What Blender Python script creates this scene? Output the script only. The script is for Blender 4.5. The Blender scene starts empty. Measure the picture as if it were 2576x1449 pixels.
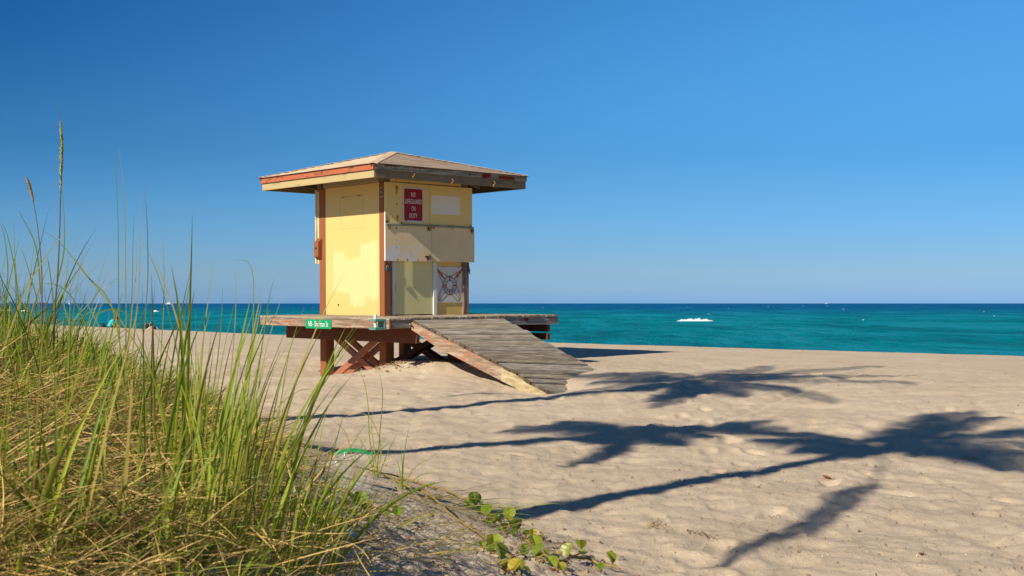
import bpy, bmesh, math, random
import numpy as np
from mathutils import Vector, Matrix, Euler
from math import radians as R, sin, cos, pi

sc = bpy.context.scene
COL = sc.collection
rnd = random.Random(7)
EYE = 1.4                      # camera height over the beach
FPX = 3028.0                   # focal length in pixels of a 2576-wide picture
SUN_EL, SUN_AZ = R(33.5), R(50.0)          # azimuth = ground direction the shadows run to, from +X
SH = Vector((cos(SUN_AZ), sin(SUN_AZ), 0))
COT = 1.0 / math.tan(SUN_EL)

# ------------------------------------------------------------------ helpers
def tag(o, label=None, cat=None, group=None, kind=None):
    if label: o['label'] = label
    if cat: o['category'] = cat
    if group: o['group'] = group
    if kind: o['kind'] = kind
    return o

def empty(name, loc=(0, 0, 0), rz=0.0):
    o = bpy.data.objects.new(name, None)
    o.empty_display_size = 0.2
    o.location = loc
    o.rotation_euler = (0, 0, rz)
    COL.objects.link(o)
    return o

class MB:
    """collects shapes and links them as one mesh object"""
    def __init__(s):
        s.v = []; s.f = []; s.c = []
    def add(s, vs, fs, col=None):
        n = len(s.v)
        s.v += [tuple(p) for p in vs]
        s.f += [tuple(i + n for i in f) for f in fs]
        s.c += [col or (1, 1, 1)] * len(vs)
    def box(s, x0, x1, y0, y1, z0, z1, bev=0.0, jit=0.0, col=None, mtx=None):
        if bev <= 0:
            vs = [(x, y, z) for z in (z0, z1) for x, y in ((x0, y0), (x1, y0), (x1, y1), (x0, y1))]
            fs = [(0, 3, 2, 1), (4, 5, 6, 7), (0, 1, 5, 4), (1, 2, 6, 5), (2, 3, 7, 6), (3, 0, 4, 7)]
        else:
            b = min(bev, .45 * min(x1 - x0, y1 - y0, z1 - z0))
            bm = bmesh.new()
            bmesh.ops.create_cube(bm, size=1.0)
            for v in bm.verts:
                v.co = Vector((x0 + (v.co.x + .5) * (x1 - x0), y0 + (v.co.y + .5) * (y1 - y0), z0 + (v.co.z + .5) * (z1 - z0)))
            bmesh.ops.bevel(bm, geom=bm.edges[:], offset=b, segments=1, affect='EDGES')
            bm.verts.index_update()
            vs = [tuple(v.co) for v in bm.verts]
            fs = [tuple(v.index for v in f.verts) for f in bm.faces]
            bm.free()
        if jit:
            vs = [(x + rnd.uniform(-jit, jit), y + rnd.uniform(-jit, jit), z + rnd.uniform(-jit, jit)) for x, y, z in vs]
        if mtx is not None:
            vs = [tuple(mtx @ Vector(p)) for p in vs]
        s.add(vs, fs, col)
    def bar(s, a, b, w, h, side=(0, 0, 1), bev=0.004, col=None):
        """a board from a to b; w along `side`-ish, h the other way"""
        a = Vector(a); b = Vector(b)
        d = (b - a); L = d.length; d.normalize()
        s2 = Vector(side); s2 = (s2 - d * s2.dot(d)).normalized()
        t = d.cross(s2)
        m = Matrix((d, s2, t)).transposed().to_4x4(); m.translation = a
        s.box(0, L, -w / 2, w / 2, -h / 2, h / 2, bev, mtx=m, col=col)
    def tube(s, pts, rad, n=8, col=None, cap=True):
        pts = [Vector(p) for p in pts]
        if not hasattr(rad, '__len__'): rad = [rad] * len(pts)
        up = Vector((0.0, 0.0, 1.0)); vs = []; fs = []
        prev = None
        for i, p in enumerate(pts):
            d = (pts[min(i + 1, len(pts) - 1)] - pts[max(i - 1, 0)])
            d = d.normalized() if d.length > 1e-9 else Vector((0, 0, 1))
            if prev is None:
                u = up if abs(d.z) < .9 else Vector((1, 0, 0))
                a = d.cross(u).normalized()
            else:
                a = (prev - d * prev.dot(d)).normalized()
            prev = a
            b = d.cross(a)
            for k in range(n):
                t = 2 * pi * k / n
                vs.append(p + (a * cos(t) + b * sin(t)) * rad[i])
        for i in range(len(pts) - 1):
            for k in range(n):
                k2 = (k + 1) % n
                fs.append((i * n + k, i * n + k2, (i + 1) * n + k2, (i + 1) * n + k))
        if cap:
            fs.append(tuple(range(n - 1, -1, -1)))
            fs.append(tuple((len(pts) - 1) * n + k for k in range(n)))
        s.add(vs, fs, col)
    def ell(s, c, r, nu=12, nv=8, mtx=None, col=None):
        vs = [(0, 0, 1)]
        for j in range(1, nv):
            a = pi * j / nv
            for i in range(nu):
                b = 2 * pi * i / nu
                vs.append((sin(a) * cos(b), sin(a) * sin(b), cos(a)))
        vs.append((0, 0, -1))
        fs = [(0, 1 + i, 1 + (i + 1) % nu) for i in range(nu)]
        for j in range(nv - 2):
            for i in range(nu):
                a = 1 + j * nu
                fs.append((a + i, a + nu + i, a + nu + (i + 1) % nu, a + (i + 1) % nu))
        a = 1 + (nv - 2) * nu
        fs += [(a + i, len(vs) - 1, a + (i + 1) % nu) for i in range(nu)]
        vs = [Vector((x * r[0], y * r[1], z * r[2])) for x, y, z in vs]
        if mtx is not None: vs = [mtx @ v for v in vs]
        s.add([v + Vector(c) for v in vs], fs, col)
    def build(s, name, mat, parent=None, loc=None, smooth=False, color=False):
        me = bpy.data.meshes.new(name)
        me.from_pydata(s.v, [], s.f)
        if color:
            at = me.color_attributes.new('Col', 'FLOAT_COLOR', 'POINT')
            at.data.foreach_set('color', np.array([(c[0], c[1], c[2], 1) for c in s.c], 'f').ravel())
        me.update()
        if smooth:
            me.polygons.foreach_set('use_smooth', [True] * len(me.polygons))
        if mat: me.materials.append(mat)
        o = bpy.data.objects.new(name, me)
        COL.objects.link(o)
        if parent: o.parent = parent
        if loc is not None: o.location = loc
        return o

def np_mesh(name, V, F, mat, cols=None, smooth=False, parent=None):
    """mesh from numpy arrays, F is (n,4) or (n,3)"""
    me = bpy.data.meshes.new(name)
    V = np.ascontiguousarray(V, dtype=np.float32); F = np.ascontiguousarray(F, dtype=np.int32)
    k = F.shape[1]
    me.vertices.add(len(V)); me.vertices.foreach_set('co', V.ravel())
    me.loops.add(F.size); me.loops.foreach_set('vertex_index', F.ravel())
    me.polygons.add(len(F))
    me.polygons.foreach_set('loop_start', np.arange(0, F.size, k, dtype=np.int32))
    me.polygons.foreach_set('loop_total', np.full(len(F), k, dtype=np.int32))
    if smooth: me.polygons.foreach_set('use_smooth', np.ones(len(F), dtype=bool))
    me.update(calc_edges=True)
    if cols is not None:
        at = me.color_attributes.new('Col', 'FLOAT_COLOR', 'POINT')
        c4 = np.ones((len(V), 4), 'f'); c4[:, :3] = cols
        at.data.foreach_set('color', c4.ravel())
    if mat: me.materials.append(mat)
    o = bpy.data.objects.new(name, me); COL.objects.link(o)
    if parent: o.parent = parent
    return o

# gradient noise ---------------------------------------------------------
_prm = np.random.RandomState(3).permutation(512)
def _h(ix, iy, seed): return _prm[(_prm[(ix + seed * 37) & 511] + iy) & 511]
def gnoise(x, y, seed=0):
    ix = np.floor(x).astype(np.int64); iy = np.floor(y).astype(np.int64)
    fx = x - ix; fy = y - iy
    u = fx * fx * fx * (fx * (fx * 6 - 15) + 10); v = fy * fy * fy * (fy * (fy * 6 - 15) + 10)
    def g(a, b, dx, dy):
        t = _h(a, b, seed) * (2 * pi / 512)
        return np.cos(t) * dx + np.sin(t) * dy
    n0 = g(ix, iy, fx, fy) * (1 - u) + g(ix + 1, iy, fx - 1, fy) * u
    n1 = g(ix, iy + 1, fx, fy - 1) * (1 - u) + g(ix + 1, iy + 1, fx - 1, fy - 1) * u
    return (n0 * (1 - v) + n1 * v) * 1.5
def sstep(a, b, x):
    t = np.clip((x - a) / (b - a), 0, 1); return t * t * (3 - 2 * t)

# ------------------------------------------------------------------ materials
class NT:
    def __init__(s, name):
        s.m = bpy.data.materials.new(name); s.m.use_nodes = True
        s.t = s.m.node_tree; s.t.nodes.clear()
        s.out = s.n('ShaderNodeOutputMaterial')
    def n(s, typ, **kw):
        nd = s.t.nodes.new(typ)
        for k, v in kw.items(): setattr(nd, k, v)
        return nd
    def l(s, a, b): s.t.links.new(a, b)
    def put(s, sock, val):
        if val is None: return
        if isinstance(val, bpy.types.NodeSocket): s.l(val, sock)
        elif isinstance(val, (tuple, list)) and len(val) == 3 and sock.type == 'RGBA': sock.default_value = (*val, 1)
        else: sock.default_value = val
    def math(s, op, a, b=None, c=None, clamp=False):
        nd = s.n('ShaderNodeMath', operation=op, use_clamp=clamp)
        for i, v in enumerate((a, b, c)):
            if v is not None: s.put(nd.inputs[i], v)
        return nd.outputs[0]
    def coord(s, kind='Object', scale=None, loc=None):
        tc = s.n('ShaderNodeTexCoord').outputs[kind]
        if scale is None and loc is None: return tc
        mp = s.n('ShaderNodeMapping'); s.l(tc, mp.inputs[0])
        if scale is not None: mp.inputs['Scale'].default_value = scale
        if loc is not None: mp.inputs['Location'].default_value = loc
        return mp.outputs[0]
    def noise(s, vec, scale, detail=4, rough=.55, dist=0.0):
        nd = s.n('ShaderNodeTexNoise'); s.l(vec, nd.inputs['Vector'])
        nd.inputs['Scale'].default_value = scale; nd.inputs['Detail'].default_value = detail
        nd.inputs['Roughness'].default_value = rough; nd.inputs['Distortion'].default_value = dist
        return nd.outputs['Fac']
    def ramp(s, fac, stops):
        nd = s.n('ShaderNodeValToRGB'); s.put(nd.inputs[0], fac)
        el = nd.color_ramp.elements
        while len(el) < len(stops): el.new(.5)
        for e, (p, c) in zip(el, stops):
            e.position = p; e.color = (*c, 1) if hasattr(c, '__len__') else (c, c, c, 1)
        return nd.outputs['Color']
    def mix(s, fac, a, b, mode='MIX'):
        nd = s.n('ShaderNodeMix', data_type='RGBA', blend_type=mode)
        s.put(nd.inputs[0], fac); s.put(nd.inputs[6], a); s.put(nd.inputs[7], b)
        return nd.outputs[2]
    def maprange(s, v, a, b, c=0.0, d=1.0, smooth=False):
        nd = s.n('ShaderNodeMapRange'); nd.clamp = True
        if smooth: nd.interpolation_type = 'SMOOTHSTEP'
        s.put(nd.inputs[0], v)
        for i, k in enumerate((a, b, c, d)): nd.inputs[i + 1].default_value = k
        return nd.outputs[0]
    def sep(s, vec):
        nd = s.n('ShaderNodeSeparateXYZ'); s.l(vec, nd.inputs[0]); return nd.outputs
    def bump(s, h, strength=.3, dist=.01, normal=None):
        nd = s.n('ShaderNodeBump'); nd.inputs['Strength'].default_value = strength
        nd.inputs['Distance'].default_value = dist; s.l(h, nd.inputs['Height'])
        if normal: s.l(normal, nd.inputs['Normal'])
        return nd.outputs[0]
    def bsdf(s, col, rough=.6, spec=.3, normal=None, metal=0.0, trans=None, ior=None, alpha=None):
        b = s.n('ShaderNodeBsdfPrincipled')
        s.put(b.inputs['Base Color'], col); s.put(b.inputs['Roughness'], rough)
        s.put(b.inputs['Specular IOR Level'], spec); s.put(b.inputs['Metallic'], metal)
        if normal: s.l(normal, b.inputs['Normal'])
        if trans is not None: s.put(b.inputs['Transmission Weight'], trans)
        if ior: b.inputs['IOR'].default_value = ior
        if alpha is not None: s.put(b.inputs['Alpha'], alpha)
        s.l(b.outputs[0], s.out.inputs[0])
        return b
    def rand(s): return s.n('ShaderNodeNewGeometry').outputs['Random Per Island']

def flat(name, col, rough=.6, spec=.3, var=.12, scale=6.0, bump=.0, metal=0.0):
    t = NT(name); c = t.coord()
    n = t.noise(c, scale, 5)
    f = t.maprange(n, .3, .7, 1 - var, 1 + var)
    hs = t.n('ShaderNodeHueSaturation'); t.put(hs.inputs['Value'], f); t.put(hs.inputs['Color'], col)
    nm = t.bump(t.noise(c, scale * 12, 3), bump, .004) if bump else None
    t.bsdf(hs.outputs[0], rough, spec, nm, metal)
    return t.m

def wood(name, axis, bare, bare2, paint=None, amount=0.0, paint2=None, gap=0.0, extra=None, pscale=3.0, bump=.6):
    """weathered board; grain runs along `axis`; `amount` of the paint is left on it"""
    t = NT(name)
    s = [14.0, 14.0, 14.0]; s[axis] = .9
    g = t.coord('Object', tuple(s))
    rn = t.rand()
    cmb = t.n('ShaderNodeCombineXYZ'); 
    for i in range(3): t.l(t.math('MULTIPLY', rn, 31.7 + 7 * i), cmb.inputs[i])
    va = t.n('ShaderNodeVectorMath', operation='ADD'); t.l(g, va.inputs[0]); t.l(cmb.outputs[0], va.inputs[1])
    grain = t.noise(va.outputs[0], 2.2, 8, .65, .6)
    fine = t.noise(va.outputs[0], 7.0, 5, .7)
    col = t.ramp(grain, [(.28, tuple(k * .55 for k in bare2)), (.45, bare2), (.6, bare), (.78, tuple(min(k * 1.25, .9) for k in bare))])
    col = t.mix(t.maprange(fine, .35, .5, .45, 0.0), col, tuple(k * .35 for k in bare2))
    hs = t.n('ShaderNodeHueSaturation'); t.put(hs.inputs['Color'], col)
    t.put(hs.inputs['Value'], t.maprange(rn, 0, 1, .72, 1.22)); t.put(hs.inputs['Saturation'], t.maprange(t.math('FRACT', t.math('MULTIPLY', rn, 7.3)), 0, 1, .75, 1.1))
    col = hs.outputs[0]
    if paint:
        ps = [4.0, 4.0, 4.0]; ps[axis] = .8
        pv = t.coord('Object', tuple(ps))
        pn = t.noise(pv, pscale, 7, .68, .3)
        pn = t.math('ADD', pn, t.math('MULTIPLY', t.math('SUBTRACT', grain, .5), .35))
        th = .5 + (.5 - amount) * .55
        mask = t.maprange(pn, th - .02, th + .03)
        pc = t.mix(t.noise(pv, 1.3, 4), paint, paint2 or tuple(k * .7 for k in paint))
        pc = t.mix(t.maprange(fine, .3, .42, .5, 0), pc, tuple(k * .5 for k in paint))
        col = t.mix(mask, col, pc)
    if extra: col = extra(t, col)
    h = t.math('ADD', grain, t.math('MULTIPLY', fine, .5))
    t.bsdf(col, .8, .15, t.bump(h, bump, .006))
    return t.m

# ------------------------------------------------------------------ camera, sun, sky
cam_d = bpy.data.cameras.new('camera'); cam = bpy.data.objects.new('camera', cam_d); COL.objects.link(cam)
cam.location = (0, 0, EYE); cam.rotation_euler = (R(90), 0, 0)
cam_d.sensor_width = 36; cam_d.lens = 36 * FPX / 2576
cam_d.shift_y = 38.5 / 2576
cam_d.clip_start = .05; cam_d.clip_end = 90000
cam_d.dof.use_dof = True; cam_d.dof.focus_distance = 18.0; cam_d.dof.aperture_fstop = 28
sc.camera = cam

sun_d = bpy.data.lights.new('sun', 'SUN'); sun = bpy.data.objects.new('sun', sun_d); COL.objects.link(sun)
sun_d.energy = 5.0; sun_d.angle = R(.53); sun_d.color = (1.0, .90, .74)
to_sun = Vector((-SH.x * cos(SUN_EL), -SH.y * cos(SUN_EL), sin(SUN_EL)))
sun.rotation_euler = to_sun.to_track_quat('Z', 'Y').to_euler()
sun.location = to_sun * 60

SKY_STOPS = [(.05, (.98, 1.52, 3.25)), (.16, (1.19, 1.46, 2.32)), (.35, (.76, 1.37, 1.84)), (.50, (1.04, 1.82, 2.14)), (.66, (1.0, 1.22, 1.38))]
w = bpy.data.worlds.new('World'); sc.world = w; w.use_nodes = True
nt = w.node_tree; nt.nodes.clear()
sky = nt.nodes.new('ShaderNodeTexSky'); sky.sky_type = 'NISHITA'; sky.sun_disc = False
sky.sun_elevation = SUN_EL
sky.sun_rotation = math.atan2(to_sun.x, to_sun.y)
sky.altitude = 0; sky.air_density = 1.0; sky.dust_density = .3; sky.ozone_density = 2.5
hs = nt.nodes.new('ShaderNodeHueSaturation'); hs.inputs['Saturation'].default_value = 1.22; hs.inputs['Hue'].default_value = .5
bg = nt.nodes.new('ShaderNodeBackground'); bg.inputs[1].default_value = .071
wo = nt.nodes.new('ShaderNodeOutputWorld')
# the clear air's polarisation (darkest at right angles to the sun) and its deeper blue low over the sea
def wn(op, a, b, typ='ShaderNodeMath'):
    n_ = nt.nodes.new(typ); n_.operation = op
    for i_, v_ in enumerate((a, b)):
        if isinstance(v_, bpy.types.NodeSocket): nt.links.new(v_, n_.inputs[i_])
        elif v_ is not None: n_.inputs[i_].default_value = v_
    return n_
tcw = nt.nodes.new('ShaderNodeTexCoord').outputs['Generated']
dt = wn('DOT_PRODUCT', tcw, tuple(to_sun), 'ShaderNodeVectorMath').outputs['Value']
c2 = wn('MULTIPLY', dt, dt).outputs[0]
pol = wn('DIVIDE', wn('SUBTRACT', 1.0, c2).outputs[0], wn('ADD', 1.0, c2).outputs[0]).outputs[0]
pol = wn('SMOOTH_MAX', pol, .44).outputs[0]; pol.node.inputs[2].default_value = .18
szp = nt.nodes.new('ShaderNodeSeparateXYZ'); nt.links.new(tcw, szp.inputs[0])
mrp_ = nt.nodes.new('ShaderNodeMapRange'); mrp_.interpolation_type = 'SMOOTHSTEP'
nt.links.new(wn('POWER', wn('MAXIMUM', szp.outputs[2], 0.0).outputs[0], .5).outputs[0], mrp_.inputs[0]); mrp_.inputs[1].default_value = .2; mrp_.inputs[2].default_value = .5
pol = wn('ADD', wn('MULTIPLY', wn('SUBTRACT', pol, .62).outputs[0], mrp_.outputs[0]).outputs[0], .62).outputs[0]    # low air is hazier and less polarised
kv = wn('SCALE', (.99, .80, .66), None, 'ShaderNodeVectorMath'); nt.links.new(pol, kv.inputs['Scale'])
pf = wn('SUBTRACT', (1, 1, 1), kv.outputs[0], 'ShaderNodeVectorMath').outputs[0]
sz = nt.nodes.new('ShaderNodeSeparateXYZ'); nt.links.new(tcw, sz.inputs[0])
sq = wn('POWER', wn('MAXIMUM', sz.outputs[2], 0.0).outputs[0], .5).outputs[0]
rp = nt.nodes.new('ShaderNodeValToRGB'); nt.links.new(sq, rp.inputs[0])
for _ in range(len(SKY_STOPS) - 2): rp.color_ramp.elements.new(.5)
for e_, (p_, c_) in zip(rp.color_ramp.elements, SKY_STOPS):
    e_.position = p_; e_.color = (c_[0] / 4, c_[1] / 4, c_[2] / 4, 1)
m1 = wn('MULTIPLY', hs.outputs[0], pf, 'ShaderNodeVectorMath').outputs[0]
m2 = wn('MULTIPLY', m1, rp.outputs[0], 'ShaderNodeVectorMath').outputs[0]
m3 = wn('MULTIPLY', m2, (4, 4, 4), 'ShaderNodeVectorMath').outputs[0]
# a faint bank of thin distant cloud low over the sea
cmap = nt.nodes.new('ShaderNodeMapping'); cmap.inputs['Scale'].default_value = (9, 9, 130); nt.links.new(tcw, cmap.inputs[0])
cn = nt.nodes.new('ShaderNodeTexNoise'); nt.links.new(cmap.outputs[0], cn.inputs['Vector']); cn.inputs['Scale'].default_value = 1.0; cn.inputs['Detail'].default_value = 5; cn.inputs['Roughness'].default_value = .6
c1 = nt.nodes.new('ShaderNodeMapRange'); nt.links.new(cn.outputs['Fac'], c1.inputs[0]); c1.inputs[1].default_value = .48; c1.inputs[2].default_value = .72
c2m = nt.nodes.new('ShaderNodeMapRange'); nt.links.new(sz.outputs[2], c2m.inputs[0]); c2m.inputs[1].default_value = .030; c2m.inputs[2].default_value = .008
cf = wn('MULTIPLY', wn('MULTIPLY', c1.outputs[0], c2m.outputs[0]).outputs[0], .30).outputs[0]
cmx = nt.nodes.new('ShaderNodeMix'); cmx.data_type = 'RGBA'; nt.links.new(cf, cmx.inputs[0]); nt.links.new(m3, cmx.inputs[6]); cmx.inputs[7].default_value = (4.6, 6.2, 9.0, 1)
m3 = cmx.outputs[2]
nt.links.new(sky.outputs[0], hs.inputs['Color']); nt.links.new(m3, bg.inputs[0]); nt.links.new(bg.outputs[0], wo.inputs[0])
vs_ = sc.view_settings
sc.display_settings.display_device = 'sRGB'
vs_.view_transform = 'Standard'; vs_.look = 'None'; vs_.gamma = 1.0; vs_.exposure = .20; vs_.use_curve_mapping = False
sc.cycles.max_bounces = 6; sc.cycles.transparent_max_bounces = 8
sc.cycles.use_denoising = True

# ------------------------------------------------------------------ the beach
SHORE_N = np.array((.669, .743)); SHORE_E = np.array((-.743, .669))
MOUNDS = [  # x, y, height, radius
    (-3.55, 22.45, -.22, 1.3), (-2.9, 21.6, -.10, .7), (-1.75, 20.45, .17, .75), (-1.0, 20.0, .11, .8),
    (.45, 17.45, -.12, .8), (1.35, 19.1, .02, .9), (1.95, 19.6, .05, 1.1), (-3.9, 20.2, -.05, 1.2)]
def beach_height(x, y, bumps=True):
    x = np.asarray(x, float); y = np.asarray(y, float)
    n = x * SHORE_N[0] + y * SHORE_N[1]; e = x * SHORE_E[0] + y * SHORE_E[1]
    z = .05 + .26 * sstep(8.5, 16.5, n)
    for mx, my, mh, mr in MOUNDS:
        z = z + mh * np.exp(-((x - mx) ** 2 + (y - my) ** 2) / (mr * mr))
    cn = 24.1 + np.maximum(0, e - 33) * .17
    z = z + .05 * sstep(18, 24, n)
    past = n - cn
    z = z - np.where(past > 0, .13 * past * sstep(0, 2.0, past), 0)
    z = np.maximum(z, -6.0)
    # the dune on the left, its foot running away from the camera
    s = (x - .59) * -.911 + (y - 5.9) * -.411
    s = s + .25 * gnoise(x * .6 + 3, y * .6, 5)
    t = np.clip((s + .35) / 3.9, 0, 1)
    d = 1.17 * (t * t * (3 - 2 * t) * .55 + t * .45) * sstep(-.35, .6, s)
    d = d * (1 - .55 * sstep(1.5, .2, y) * sstep(-2.0, .4, x))
    d = d * sstep(40, 18, y)
    z = z + d
    if bumps:
        k = 1 - .78 * sstep(16.5, 21, n)
        k = k * sstep(70, 40, np.hypot(x, y))
        q = gnoise(x * .9, y * .9, 1)
        wx_ = .35 * gnoise(x * .7, y * .7, 21); wy_ = .35 * gnoise(x * .7 + 5, y * .7, 22)
        amp = .45 + .9 * sstep(-.25, .35, gnoise(x * .35 + 2, y * .35, 23))
        b = .030 * q + .010 * amp * gnoise((x + wx_) * 2.1 + 9, (y + wy_) * 2.1, 2)
        b = b + .0105 * amp * gnoise((x + wy_) * 4.7, (y + wx_) * 4.7 + 4, 3) + .0065 * gnoise(x * 10.3, y * 10.3, 4) + .003 * gnoise(x * 21, y * 21, 14)
        on = sstep(.1, 1.0, s)
        z = z + b * k * (1 - .35 * on) + footprints(x, y) * (1 - on)
        z = z + on * (.010 * gnoise(x * 14, y * 14, 6) + .010 * gnoise(x * 29, y * 29, 7))
        # footprints: shallow pits
        for sd, f, a in ((11, 2.3, .018), (12, 3.1, .014)):
            cx = np.floor(x * f); cy = np.floor(y * f)
            jx = (_h(cx.astype(np.int64), cy.astype(np.int64), sd) / 512) * .6 + .2
            jy = (_h(cx.astype(np.int64), cy.astype(np.int64), sd + 3) / 512) * .6 + .2
            r2 = ((x * f - cx - jx) ** 2 * 6 + (y * f - cy - jy) ** 2 * 6)
            z = z - a * k * (1 - on) * np.exp(-r2 * 1.6) * ((_h(cx.astype(np.int64), cy.astype(np.int64), sd + 5) & 3) > 1)
    return z
_rt = random.Random(8); STEPS = []
for (x0_, y0_, x1_, y1_) in ((.9, 6.1, 5.6, 14.5), (4.4, 6.6, 1.2, 13.2), (-.6, 11.0, 3.4, 8.2), (2.6, 6.2, 4.9, 9.4), (-2.0, 16.5, 4.2, 15.0), (1.7, 9.0, 2.4, 17.5)):
    n_ = int(math.hypot(x1_ - x0_, y1_ - y0_) / .62); a_ = math.atan2(y1_ - y0_, x1_ - x0_)
    for k_ in range(n_):
        q_ = (k_ + _rt.uniform(-.12, .12)) / n_; sd_ = .11 if k_ % 2 else -.11
        STEPS.append((x0_ + (x1_ - x0_) * q_ - sin(a_) * sd_ + _rt.uniform(-.05, .05), y0_ + (y1_ - y0_) * q_ + cos(a_) * sd_ + _rt.uniform(-.05, .05), a_ + _rt.uniform(-.2, .2), _rt.uniform(.014, .028)))
def footprints(x, y):
    z = np.zeros_like(x)
    for fx, fy, a_, d_ in STEPS:
        m_ = (np.abs(x - fx) < .4) & (np.abs(y - fy) < .4)
        if not m_.any(): continue
        u_ = (x[m_] - fx) * cos(a_) + (y[m_] - fy) * sin(a_); v_ = -(x[m_] - fx) * sin(a_) + (y[m_] - fy) * cos(a_)
        r_ = (u_ / .135) ** 2 + (v_ / .062) ** 2
        z[m_] += -d_ * np.exp(-r_ ** 1.5) + .45 * d_ * np.exp(-(np.sqrt(r_) - 1.45) ** 2 * 6) * (1 + .6 * u_ / .135)
    # a faint wheel rut running toward the sea
    ax_, ay_, bx_, by_ = 1.8, 12.2, 6.6, 21.0; L_ = math.hypot(bx_ - ax_, by_ - ay_)
    t_ = ((x - ax_) * (bx_ - ax_) + (y - ay_) * (by_ - ay_)) / L_; p_ = np.abs(((x - ax_) * (by_ - ay_) - (y - ay_) * (bx_ - ax_)) / L_)
    on_ = sstep(-1, .5, t_) * sstep(L_ + 1, L_ - 1, t_)
    return z + on_ * (-.020 * np.exp(-(p_ / .07) ** 2) + .010 * np.exp(-((p_ - .15) / .06) ** 2))
def bz(x, y): return float(beach_height(np.array([x]), np.array([y]))[0])

def sand_material():
    t = NT('sand')
    p = t.n('ShaderNodeNewGeometry').outputs['Position']
    big = t.noise(p, 1.1, 5, .6); mid = t.noise(p, 9.0, 4, .6); fin = t.noise(p, 95.0, 4, .75); gr = t.noise(p, 300.0, 2, .6)
    col = t.ramp(big, [(.3, (.555, .445, .315)), (.55, (.62, .505, .365)), (.75, (.655, .54, .395))])
    col = t.mix(t.maprange(mid, .42, .7, 0, .30), col, (.46, .34, .225))
    col = t.mix(t.maprange(fin, .54, .68, 0, .55), col, (.27, .19, .12))
    col = t.mix(t.maprange(gr, .60, .70, 0, .5), col, (.72, .62, .48))
    h = t.math('ADD', t.math('MULTIPLY', mid, .8), t.math('ADD', t.math('MULTIPLY', fin, .55), t.math('MULTIPLY', t.noise(p, 34.0, 4, .65), .55)))
    t.bsdf(col, .95, .05, t.bump(h, .75, .018))
    return t.m
th = np.concatenate([np.linspace(-180, -32, 64)[:-1], np.arange(-32, 32, .095), np.linspace(32, 180, 64)])
th = np.radians(th[:-1])
rr = np.concatenate([[.12, .3, .5, .7, .85], np.geomspace(1.0, 75, 900), np.geomspace(78, 40000, 36)])
TH, RR = np.meshgrid(th, rr)
gx = (RR * np.sin(TH)).ravel(); gy = (RR * np.cos(TH)).ravel()
gz = beach_height(gx, gy)
na, nr = len(th), len(rr)
ii, jj = np.meshgrid(np.arange(nr - 1), np.arange(na), indexing='ij')
j2 = (jj + 1) % na
GF = np.stack([ii * na + jj, (ii + 1) * na + jj, (ii + 1) * na + j2, ii * na + j2], -1).reshape(-1, 4)
GF = GF[:, ::-1]
V = np.stack([gx, gy, gz], -1)
cvi = len(V)
V = np.vstack([V, [[0, 0, float(gz[:na].mean())]]])
beach = np_mesh('beach', V, GF, sand_material(), smooth=True)
bmx = bmesh.new(); bmx.from_mesh(beach.data); bmx.verts.ensure_lookup_table()
for j in range(na):
    try: bmx.faces.new((bmx.verts[cvi], bmx.verts[(j + 1) % na], bmx.verts[j])).smooth = True
    except ValueError: pass
bmx.to_mesh(beach.data); bmx.free()
tag(beach, 'pale sand beach with a low dune on the left', kind='structure')

# ------------------------------------------------------------------ the sea
SEA = -1.6
def sea_material():
    t = NT('sea_water')
    p = t.n('ShaderNodeNewGeometry').outputs['Position']
    x, y, z = t.sep(p)
    n = t.math('ADD', t.math('MULTIPLY', x, .45), t.math('MULTIPLY', y, .89))
    pv = t.n('ShaderNodeMapping'); t.l(p, pv.inputs[0]); pv.inputs['Rotation'].default_value = (0, 0, R(20)); pv.inputs['Scale'].default_value = (1.0, .30, 1.0)
    big = t.noise(pv.outputs[0], .008, 4, .6)
    mid = t.math('ADD', t.math('MULTIPLY', t.noise(pv.outputs[0], .055, 5, .7, .6), .6), t.math('MULTIPLY', t.noise(pv.outputs[0], .38, 5, .75, .4), .4))
    lg = t.math('LOGARITHM', t.math('MAXIMUM', n, 1.0), 10.0)
    lg = t.math('ADD', lg, t.math('MULTIPLY', t.math('SUBTRACT', big, .5), .30))
    f = t.maprange(lg, 1.6, 3.6)
    col = t.ramp(f, [(.0, (.003, .21, .26)), (.22, (.001, .235, .29)), (.40, (.001, .25, .305)), (.50, (.001, .175, .29)), (.60, (.001, .11, .29)), (.70, (.001, .080, .285)), (1.0, (.001, .068, .28))])
    col = t.mix(t.maprange(mid, .49, .57, 0, .75), col, (.001, .12, .165))
    col = t.mix(t.maprange(mid, .41, .49, .75, 0), col, (.016, .27, .38))
    w1 = t.noise(pv.outputs[0], .55, 6, .7, .3); w2 = t.noise(pv.outputs[0], 2.6, 4, .65)
    h = t.math('ADD', w1, t.math('MULTIPLY', w2, .35))
    nm = t.bump(h, .8, 1.0)
    df = t.n('ShaderNodeBsdfDiffuse'); t.put(df.inputs[0], col); t.l(nm, df.inputs['Normal'])
    gl = t.n('ShaderNodeBsdfGlossy'); gl.inputs['Roughness'].default_value = .25; t.l(nm, gl.inputs['Normal'])
    mx = t.n('ShaderNodeMixShader'); t.put(mx.inputs[0], t.maprange(w1, .42, .62, .01, .12)); t.l(df.outputs[0], mx.inputs[1]); t.l(gl.outputs[0], mx.inputs[2])
    t.l(mx.outputs[0], t.out.inputs[0])
    return t.m
s = MB()
st = np.concatenate([np.linspace(-180, 180, 97)[:-1]])
rad = [20, 60, 120, 300, 900, 3000, 12000, 40000]
vv = [(0, 0, SEA)]; ff = []
for r_ in rad:
    for a_ in st: vv.append((r_ * sin(R(a_)), r_ * cos(R(a_)), SEA))
k = len(st)
for j in range(k): ff.append((0, 1 + (j + 1) % k, 1 + j))
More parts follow.
